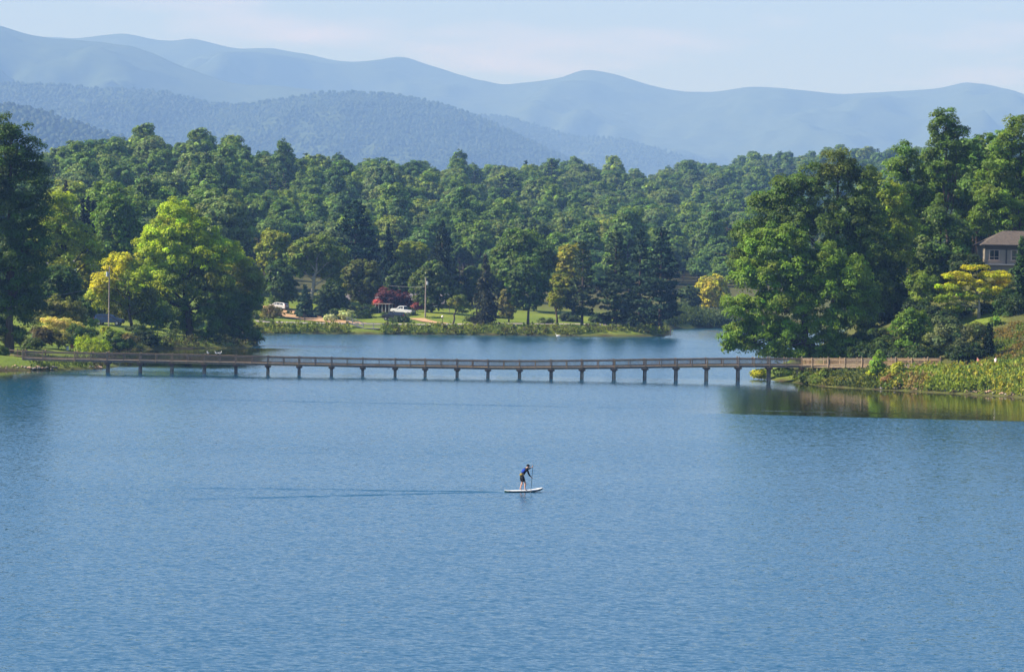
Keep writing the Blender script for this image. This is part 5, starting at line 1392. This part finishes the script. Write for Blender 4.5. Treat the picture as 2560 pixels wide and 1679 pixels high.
# ------------------------------------------------------------------ houses
def gable_house(name, label, px, Y, yaw, Wd, Dp, Hw, Hr, wall, roof, trim, z=None, windows=(), door=None, chimney=False, porch=None):
    p = at(px, Y)
    if z is not None: p.z = z
    r = empty(name, p, yaw, label, 'house')
    ov = .35; w, d = Wd / 2, Dp / 2
    # gable faces local -x / +x ; ridge along x
    MB().add([(-w, -d, -1), (w, -d, -1), (w, d, -1), (-w, d, -1), (-w, -d, Hw), (w, -d, Hw), (w, d, Hw), (-w, d, Hw), (-w, 0, Hw + Hr), (w, 0, Hw + Hr)],
             [(0, 1, 5, 4), (2, 3, 7, 6), (0, 4, 8, 7, 3), (1, 2, 6, 9, 5), (4, 5, 9, 8), (6, 7, 8, 9), (0, 3, 2, 1)]).build('wall', wall, r)
    k = Hr / d
    mb = MB()
    for s in (-1, 1):
        V = [(-w - ov, s * (d + ov), Hw - ov * k + .03), (w + ov, s * (d + ov), Hw - ov * k + .03), (w + ov, 0, Hw + Hr + .03), (-w - ov, 0, Hw + Hr + .03)]
        V += [(a, b, c + .14) for a, b, c in V]
        mb.add(V, [(0, 1, 2, 3), (7, 6, 5, 4), (0, 4, 5, 1), (1, 5, 6, 2), (2, 6, 7, 3), (3, 7, 4, 0)])
    ro = mb.build('roof', roof, r)
    for sx in (-1, 1):
        for s in (-1, 1):
            MB().bar((sx * (w + ov + .02), s * (d + ov), Hw - ov * k - .02), (sx * (w + ov + .02), 0, Hw + Hr - .02), .05, .22).build('bargeboard', trim, ro)
    if chimney: MB().box((w * .3, d * .3, Hw + Hr), (.6, .5, 1.6)).build('chimney', pmat('chimney_brick', (0.28, 0.12, 0.08), .9, .1, noise=.3), ro)
    for (fx, x, zc, ww, hh) in windows:
        f = empty('window', (0, 0, 0)); f.parent = r
        if fx == 'front':
            MB().box((x, -d - .03, zc), (ww + .2, .08, hh + .2)).build('frame', trim, f); MB().box((x, -d - .075, zc), (ww, .03, hh)).build('pane', GLASS, f)
            MB().box((x, -d - .095, zc), (.06, .03, hh)).build('glazing_bar', trim, f); MB().box((x, -d - .10, zc), (ww, .03, .05)).build('glazing_bar', trim, f)
        else:
            MB().box((-w - .03, x, zc), (.08, ww + .2, hh + .2)).build('frame', trim, f); MB().box((-w - .075, x, zc), (.03, ww, hh)).build('pane', GLASS, f)
            MB().box((-w - .095, x, zc), (.03, .06, hh)).build('glazing_bar', trim, f)
    return r
WHITE_W = pmat('white_siding', (0.74, 0.74, 0.72), .7, .2, noise=.05, nscale=1)
SHINGLE = pmat('brown_shingle', (0.095, 0.080, 0.068), .9, .1, noise=.3, nscale=3)
RED_ROOF = pmat('reddish_shingle', (0.24, 0.13, 0.10), .9, .1, noise=.25, nscale=3)
GREY_ROOF = pmat('grey_shingle', (0.16, 0.15, 0.16), .9, .1, noise=.25, nscale=3)
SIDING = pmat('taupe_siding', (0.24, 0.21, 0.17), .8, .15, noise=.08, nscale=2)
TRIM_W = pmat('white_trim', (0.78, 0.78, 0.76), .6, .2)
TRIM_D = pmat('dark_trim', (0.05, 0.045, 0.04), .7, .2)
BROWN_W = pmat('brown_siding', (0.12, 0.085, 0.06), .85, .1, noise=.15, nscale=2)
gz_h = lambda px, py, Y: W(px, py, Y).z
gable_house('house', 'white gable house with reddish roof among left trees', 250, 625, math.radians(12), 7.5, 5.0, 2.8, 1.9, WHITE_W, RED_ROOF, TRIM_W, z=gz_h(240, 681, 625) - 4.85, windows=[('front', -2, 1.5, .9, 1.2), ('front', 1.5, 1.5, .9, 1.2), ('side', 0, 1.6, .9, 1.1)])
gable_house('house', 'grey-roofed white house half hidden behind left trees', 165, 625, math.radians(-15), 8, 6, 3.0, 1.6, WHITE_W, GREY_ROOF, TRIM_W, z=gz_h(165, 640, 625) - 4.6, windows=[('front', -2.2, 1.6, 1, 1.2), ('front', 1.8, 1.6, 1, 1.2)])
gable_house('house', 'small white house high on the wooded hill', 441, HILL_HOUSE_Y, math.radians(35), 7.5, 5.5, 3.2, 2.2, WHITE_W, GREY_ROOF, TRIM_W, z=gz_h(441, 452, HILL_HOUSE_Y) - 5.4, windows=[('side', 0, 1.7, 1, 1.2)])
gable_house('house', 'low brown house behind the crimson tree', 1035, 738, math.radians(-4), 15, 7, 2.7, 2.0, BROWN_W, GREY_ROOF, TRIM_W, z=gz_h(1035, 738, 738) - 4.4, windows=[('front', -5, 1.5, 1.2, 1.1), ('front', -1.5, 1.5, 1.2, 1.1), ('front', 2, 1.5, 1.2, 1.1), ('front', 5, 1.5, 1.2, 1.1)])
gable_house('house', 'pinkish gabled upper house above the brown house', 1012, 760, math.radians(100), 5.5, 4.0, 2.6, 2.2, pmat('rose_siding', (0.45, 0.30, 0.25), .8, .1), GREY_ROOF, TRIM_W, z=gz_h(1012, 712, 760) - 4.6, windows=[('side', 0, 2.6, .9, 1.0)])
gable_house('house', 'dark porch house among the trees left of the crimson tree', 893, 748, math.radians(5), 9, 6, 2.8, 1.8, BROWN_W, GREY_ROOF, TRIM_W, z=gz_h(893, 735, 748) - 4.0, windows=[('front', -2.5, 1.5, 1, 1.2), ('front', 2.6, 1.5, 1, 1.2)])
# open carport with white posts
cpo = at(959, 712); cp_o = empty('carport', cpo, math.radians(-14), 'small white-posted carport left of the white pickup', 'carport')
for i in range(5):
    for y in (-1.3, 1.3): MB().box((-1.6 + .8 * i, y, .9), (.10, .10, 1.9)).build('post', pmat('carport_paint', (.45, .46, .45), .7, .2), cp_o)
MB().box((0, 0, 1.95), (3.8, 3.2, .12)).build('roof', pmat('carport_roof', (.30, .24, .20), .8, .1), cp_o)
MB().box((0, 1.3, .8), (3.3, .08, 1.5)).build('back_wall', BROWN_W, cp_o)
# the grey house at the right edge: hipped wing plus front gable
Yh = 446.0; s_ = m_per_px(Yh)
hx0 = XofPx(2458, Yh); hz0 = gz_h(2500, 660, Yh)
hs = empty('house', (hx0, Yh, hz0), 0, 'grey-brown house with hipped roof at the right picture edge', 'house')
Lh, Dh, Hh = 9.5, 7.0, 2.55
MB().box((Lh / 2, Dh / 2, Hh / 2 - .9), (Lh, Dh, Hh + 1.8)).build('wall', SIDING, hs)
oe = .55
def hip(x0, x1, y0, y1, z0, hr):
    V = [(x0, y0, z0), (x1, y0, z0), (x1, y1, z0), (x0, y1, z0), (x0 + 3.6, (y0 + y1) / 2, z0 + hr), (x1, (y0 + y1) / 2, z0 + hr)]
    V += [(a, b, c + .14) for a, b, c in V]
    F = [(0, 1, 5, 4), (1, 2, 5), (2, 3, 4, 5), (3, 0, 4), (6, 10, 11, 7), (7, 11, 8), (8, 11, 10, 9), (9, 10, 6), (0, 6, 7, 1), (1, 7, 8, 2), (2, 8, 9, 3), (3, 9, 6, 0)]
    return MB().add(V, F)
hr_o = hip(-oe, Lh + .3, -oe, Dh + oe, Hh + .0, 2.0).build('roof', SHINGLE, hs)
MB().bar((-oe, -oe - .03, Hh + .05), (Lh, -oe - .03, Hh + .05), .05, .18).build('fascia', TRIM_D, hr_o)
MB().box((Lh / 2, -.04, Hh - .30), (Lh + .02, .06, .55)).build('eave_shadow_strip', pmat('eave_shadow', (0.09, 0.08, 0.07), .8, .1), hs)  # dark strip put in as the shadow the eaves cast on the wall
MB().box((Lh / 2, -.25, -.06), (Lh + .5, .9, .14)).build('porch_ledge', pmat('ledge_grey', (0.42, 0.38, 0.36), .8, .1), hs)
for i, (x, w2, bars) in enumerate(((1.35, 1.25, 1), (4.15, .75, 0), (6.4, .9, 0))):
    f = empty('window', (0, 0, 0)); f.parent = hs
    MB().box((x, -.05, 1.25), (w2 + .22, .08, 1.45)).build('frame', pmat('window_taupe', (0.40, 0.31, 0.25), .7, .2), f)
    for q in ((-.33, .33) if bars else (0,)):
        MB().box((x + q, -.10, 1.25), ((w2 - .12) / (2 if bars else 1), .03, 1.28)).build('pane', GLASS, f)
    MB().box((x, -.12, 1.0), (w2, .03, .05)).build('glazing_bar', pmat('window_taupe', (0, 0, 0)), f)
    MB().box((x, -.10, .50), (w2 + .34, .16, .10)).build('sill', pmat('window_taupe', (0, 0, 0)), f)
for x in (.08, 3.05, 5.3): MB().box((x, -.06, 1.05), (.16, .10, 2.3)).build('corner_board', TRIM_D if x > 1 else SIDING, hs)
gb = MB().add([(4.6, -1.2, Hh - .1), (9.8, -1.2, Hh - .1), (7.2, -1.2, Hh + 3.0), (4.6, 4, Hh - .1), (9.8, 4, Hh - .1), (7.2, 4, Hh + 3.0)], [(0, 2, 1), (0, 3, 5, 2), (1, 2, 5, 4), (3, 4, 5)]).build('gable_roof', SHINGLE, hs)
MB().bar((4.5, -1.28, Hh - .22), (7.2, -1.28, Hh + 3.0), .08, .26).build('bargeboard', pmat('ledge_grey', (0, 0, 0)), gb)
MB().bar((9.9, -1.28, Hh - .22), (7.2, -1.28, Hh + 3.0), .08, .26).build('bargeboard', pmat('ledge_grey', (0, 0, 0)), gb)
st = MB()
for i in range(6): st.box((-.55 - .28 * i, .6, -.12 - .2 * i), (.30, 1.2, .12))
st.build('side_steps', pmat('ledge_grey', (0, 0, 0)), hs)
for z in (.35, .75): MB().bar((-.2, 0, z), (-2.0, 0, z - 1.25), .05, .06).build('stair_rail', TRIM_D, hs)

# ------------------------------------------------------------------ poles, wires, small things
POLE = pmat('utility_pole_wood', (0.30, 0.25, 0.22), .85, .1, noise=.25, nscale=2)
STEEL = pmat('transformer_grey', (0.42, 0.44, 0.46), .5, .4)
def utility_pole(label, px, Y, top, r0=.16, side=1):
    p = at(px, Y); H = W(px, top, Y).z - p.z
    u = empty('utility_pole', p, 0, label, 'utility pole')
    MB().tube([(0, 0, -.5), (0, 0, H * .5), (0, 0, H)], [r0, r0 * .85, r0 * .65], 10).build('pole', POLE, u)
    MB().tube([(side * .35, -.1, H - 1.55), (side * .35, -.1, H - .75)], .20, 12).build('transformer', STEEL, u)
    MB().bar((0, 0, H - 1.1), (side * .3, -.1, H - 1.1), .06, .08).build('bracket', STEEL, u)
    for x in (0,): MB().tube([(x, 0, H), (x, 0, H + .16)], .04, 6).build('insulator', STEEL, u)
    return p, H
pl, HL = utility_pole('tall grey utility pole before the dark blue car', 272, 534, 668, .12, -1)
pr2, HR2 = utility_pole('far utility pole rising between house and drooping spruce', 1063, 700, 694, .17, 1)
pq = at(1123, 716)
def wire(label, a, b, sag, r=.028):
    a, b = Vector(a), Vector(b); pts = [a.lerp(b, t / 10) - Vector((0, 0, sag * 4 * (t / 10) * (1 - t / 10))) for t in range(11)]
    tag(MB().tube(pts, r, 5).build('overhead_wire', pmat('wire_grey', (0.12, 0.12, 0.13), .6, .2)), label, 'wire')
wire('overhead wire sloping down left from the tall grey utility pole', (pl.x, pl.y, W(272, 708, 534).z), W(40, 748, 470), .5, .035)
wire('overhead wire from the far utility pole towards the dark house', (pr2.x, pr2.y, pr2.z + HR2 - 2.0), W(905, 704, 742), .4, .04)
wire('overhead wire crossing the channel beside the broad sunlit oak', W(1740, 692, 760), W(1900, 697, 700), .3, .025)
su = empty('utility_post', pq, 0, 'short grey clothesline post on the far lawn', 'post')
MB().tube([(0, 0, -.3), (0, 0, 4.6)], .08, 8).build('pole', POLE, su); MB().bar((-.7, 0, 4.5), (.7, 0, 4.5), .08, .10).build('crossarm', POLE, su)
# signs and small things by the bridge's left end
sg = at(157, 482); so = empty('sign_post', sg, 0, 'narrow white upright sign on the left lawn', 'sign')
MB().box((0, 0, 1.0), (.34, .05, 1.0)).build('board', TRIM_W, so); MB().box((0, .06, .6), (.08, .08, 1.4)).build('post', WOOD_DARK, so)
kg = at(92, 480); ko = empty('notice_kiosk', kg, math.radians(-8), 'dark teal notice board near the fence', 'notice board')
MB().box((0, 0, .95), (1.3, .12, .9)).build('panel', pmat('teal_paint', (0.015, 0.07, 0.08), .5, .3), ko)
for x in (-.72, .72): MB().box((x, 0, .75), (.12, .14, 1.7)).build('post', pmat('teal_post', (0.05, 0.22, 0.22), .5, .3), ko)
cg = at(181, 474); co = empty('garden_chair', cg, math.radians(190), 'rust-brown wooden chair on the left lawn', 'chair')
CHM = pmat('chair_wood', (0.22, 0.09, 0.05), .7, .2)
MB().box((0, 0, .42), (.56, .52, .05)).build('seat', CHM, co); MB().box((0, .26, .78), (.56, .05, .55)).build('backrest', CHM, co)
for x in (-.25, .25):
    for y in (-.23, .23): MB().box((x, y, .2), (.06, .06, .42)).build('leg', CHM, co)
bk = at(169, 476); bo = empty('litter_bin', bk, 0, 'small white waste bin beside the brown chair', 'bin')
MB().tube([(0, 0, 0), (0, 0, .55)], [.2, .24], 12).build('body', TRIM_W, bo); MB().tube([(0, 0, .551), (0, 0, .62)], [.25, .16], 12).build('lid', CLOTH_DK, bo)
# far mailbox and marker
mg = at(762, 679); mo = empty('mailbox', mg, 0, 'dark mailbox at the foot of the tan driveway', 'mailbox')
MB().box((0, 0, .55), (.14, .14, 1.2)).build('post', TRIM_D, mo); MB().prism([(-.45, 1.0), (-.45, 1.35), (-.25, 1.55), (.25, 1.55), (.45, 1.35), (.45, 1.0)], -.3, .3).build('box', TRIM_D, mo)
lg = at(1106, 690); lo = empty('yard_lamp', lg, 0, 'white globe lamp on the far lawn', 'lamp')
MB().tube([(0, 0, 0), (0, 0, 1.0)], .06, 8).build('post', TRIM_D, lo); MB().ball((0, 0, 1.25), .26, 12, 8).build('globe', TRIM_W, lo, smooth=True)
# landing with stairs
GW_ = pmat('grey_dock_wood', (0.42, 0.38, 0.34), .85, .1, noise=.2, nscale=2)
Yd = P0(922, 834.5).y + 1.0
dk = empty('landing', (XofPx(922, Yd), Yd, 0), 0, 'grey wooden landing with stairs down to the far water', 'landing')
zt = 1.15
MB().box((1.0, 0, zt), (4.4, 1.8, .14)).build('platform', GW_, dk)
for x in (-1.1, 1.0, 3.1):
    for y in (-.8, .8):
        MB().box((x, y, zt * .5 - .2), (.18, .18, zt + .6)).build('leg', GW_, dk); MB().box((x, y, zt + .55), (.12, .12, 1.1)).build('post', GW_, dk)
for y in (-.8, .8):
    for z in (.55, 1.08): MB().bar((-1.1, y, zt + z), (3.1, y, zt + z), .08, .10).build('rail', GW_, dk)
    MB().bar((-1.1, y, zt), (-4.6, y, zt + 1.25), .08, .28).build('stringer', GW_, dk)
    for z in (.55, 1.08): MB().bar((-1.1, y, zt + z), (-4.6, y, zt + z + 1.25), .08, .10).build('rail', GW_, dk)
    for t in (.33, .66, 1.0): MB().box((-1.1 - 3.5 * t, y, zt + .55 + 1.25 * t), (.10, .10, 1.1)).build('post', GW_, dk)
for i in range(7): MB().box((-1.35 - .5 * i, 0, zt + .12 + .178 * i), (.42, 1.6, .06)).build('tread', GW_, dk)
# stone water wall
Yw = P0(1362, 837.5).y + .5
swl = empty('retaining_wall', (XofPx(1362, Yw), Yw, 0), 0, 'grey timber-faced retaining wall at the far waterline', 'wall')
SLATE = pmat('slate_timber', (0.13, 0.13, 0.14), .85, .1, noise=.3, nscale=2)
for i in range(4): MB().box((0, .2, .10 + .34 * i), (4.7, .3, .32)).build('plank', SLATE, swl)
for x in (-2.3, -.8, .8, 2.3): MB().box((x, -.02, .6), (.2, .2, 1.7)).build('post', SLATE, swl)
# small dock at the tip of the far shore
Yt = P0(1662, 837).y + 3
dt = empty('dock', (XofPx(1655, Yt), Yt, 0), 0, 'small dark dock with posts at the tip of the far shore', 'dock')
MB().box((0, 0, .5), (3.6, 1.4, .12)).build('platform', WOOD_DARK, dt)
for x in (-1.7, -.5, .7, 1.9):
    for y in (-.65, .65): MB().tube([(x, y, -1.2), (x, y, 1.25 + .1 * x)], .075, 8).build('post', WOOD_DARK, dt)

# ------------------------------------------------------------------ birds
FEATHER = pmat('white_feather', (0.78, 0.77, 0.74), .7, .2); BEAK = pmat('orange_beak', (0.55, 0.22, 0.03), .5, .3); GREYF = pmat('grey_feather', (0.35, 0.36, 0.38), .7, .2)
def bird(name, label, loc, yaw, sz, swim=False):
    b = empty(name, loc, yaw, label, 'bird'); z = -.03 if swim else .10
    rows = []
    for x, ry, rzz, zc in ((-.26, .015, .012, .16), (-.18, .05, .045, .13), (-.06, .085, .08, .11), (.06, .085, .085, .11), (.14, .06, .075, .14), (.18, .038, .05, .20), (.19, .03, .032, .27), (.20, .038, .036, .315), (.225, .03, .03, .325), (.245, .012, .012, .32)):
        rows.append([(x * sz, ry * sz * math.cos(t), (zc + z + rzz * math.sin(t)) * sz) for t in np.linspace(0, 2 * math.pi, 9)[:-1]])
    loft(rows).build('body', FEATHER, b, smooth=True)
    MB().tube([(.24 * sz, 0, (.32 + z) * sz), (.30 * sz, 0, (.31 + z) * sz)], [.012 * sz, .003 * sz], 6).build('beak', BEAK, b)
    for s in (-1, 1):
        MB().ball((-.05 * sz, s * .075 * sz, (.13 + z) * sz), (.14 * sz, .022 * sz, .055 * sz), 8, 5).build('wing', GREYF if not swim else FEATHER, b, smooth=True)
        if not swim: MB().tube([(0, s * .03 * sz, (.05 + z) * sz), (.01 * sz, s * .03 * sz, -.002)], .008 * sz, 5).build('leg', BEAK, b)
    return b
for px, lb in ((521, 'white gull perched alone on the bridge handrail'), (542, 'white gull on the handrail, middle of the three'), (550, 'white gull on the handrail, nearest the bridge centre')):
    p, d, nn = frame(px); q = p - nn * (BW / 2 - .05)
    bird('gull', lb, (q.x, q.y, q.z + 1.216), random.uniform(0, 6), 1.15)
sw = P0(1395, 841.5); bird('goose', 'white goose floating beside the retaining wall', (sw.x, sw.y, 0), math.radians(170), 2.2, True)

# ------------------------------------------------------------------ shore stones, each its own
STONE = [pmat('shore_stone_tan', (0.40, 0.28, 0.20), .9, .1, noise=.3, nscale=4), pmat('shore_stone_grey', (0.26, 0.24, 0.22), .9, .1, noise=.3, nscale=4)]
stone_me = []
for i in range(5):
    bm = bmesh.new(); bmesh.ops.create_icosphere(bm, subdivisions=2, radius=1.0); r = random.Random(60 + i)
    for v in bm.verts:
        d = v.co.normalized(); q = 0.8 + .25 * math.sin(d.x * 3 + i) * math.cos(d.y * 4 + i * 2) + r.uniform(-.07, .07); v.co = Vector((d.x * q, d.y * q * .8, d.z * q * .5))
    me = bpy.data.meshes.new('stone'); bm.to_mesh(me); bm.free(); me.materials.append(STONE[i % 2]); stone_me.append(me)
def stones(spec, label, group):
    for (px0, px1, n_, sz) in spec:
        for i in range(n_):
            px = px0 + (px1 - px0) * (i + random.uniform(.1, .9)) / n_
            best = None
            for Y in np.arange(375, 470, .5):
                if lake_sdf(np.array([XofPx(px, Y)]), np.array([Y]))[0] > random.uniform(.05, .9): best = Y; break
            if best is None: continue
            p = at(px, best); o = bpy.data.objects.new('shore_stone', random.choice(stone_me)); COL.objects.link(o)
            q = sz * random.uniform(.5, 1.3); o.location = (p.x, p.y, p.z + q * .12); o.scale = (q, q, q); o.rotation_euler = (random.uniform(-.2, .2), random.uniform(-.2, .2), random.uniform(0, 6.3))
            tag(o, label, 'stone', group)
stones([(70, 145, 16, .34), (228, 256, 6, .34), (0, 70, 8, .3)], 'small pale stone at the waterline of the left shore', 'stones along the left shore')
stones([(2190, 2330, 14, .32), (2340, 2560, 26, .4)], 'small stone at the waterline below the right bank weeds', 'stones along the right shore')
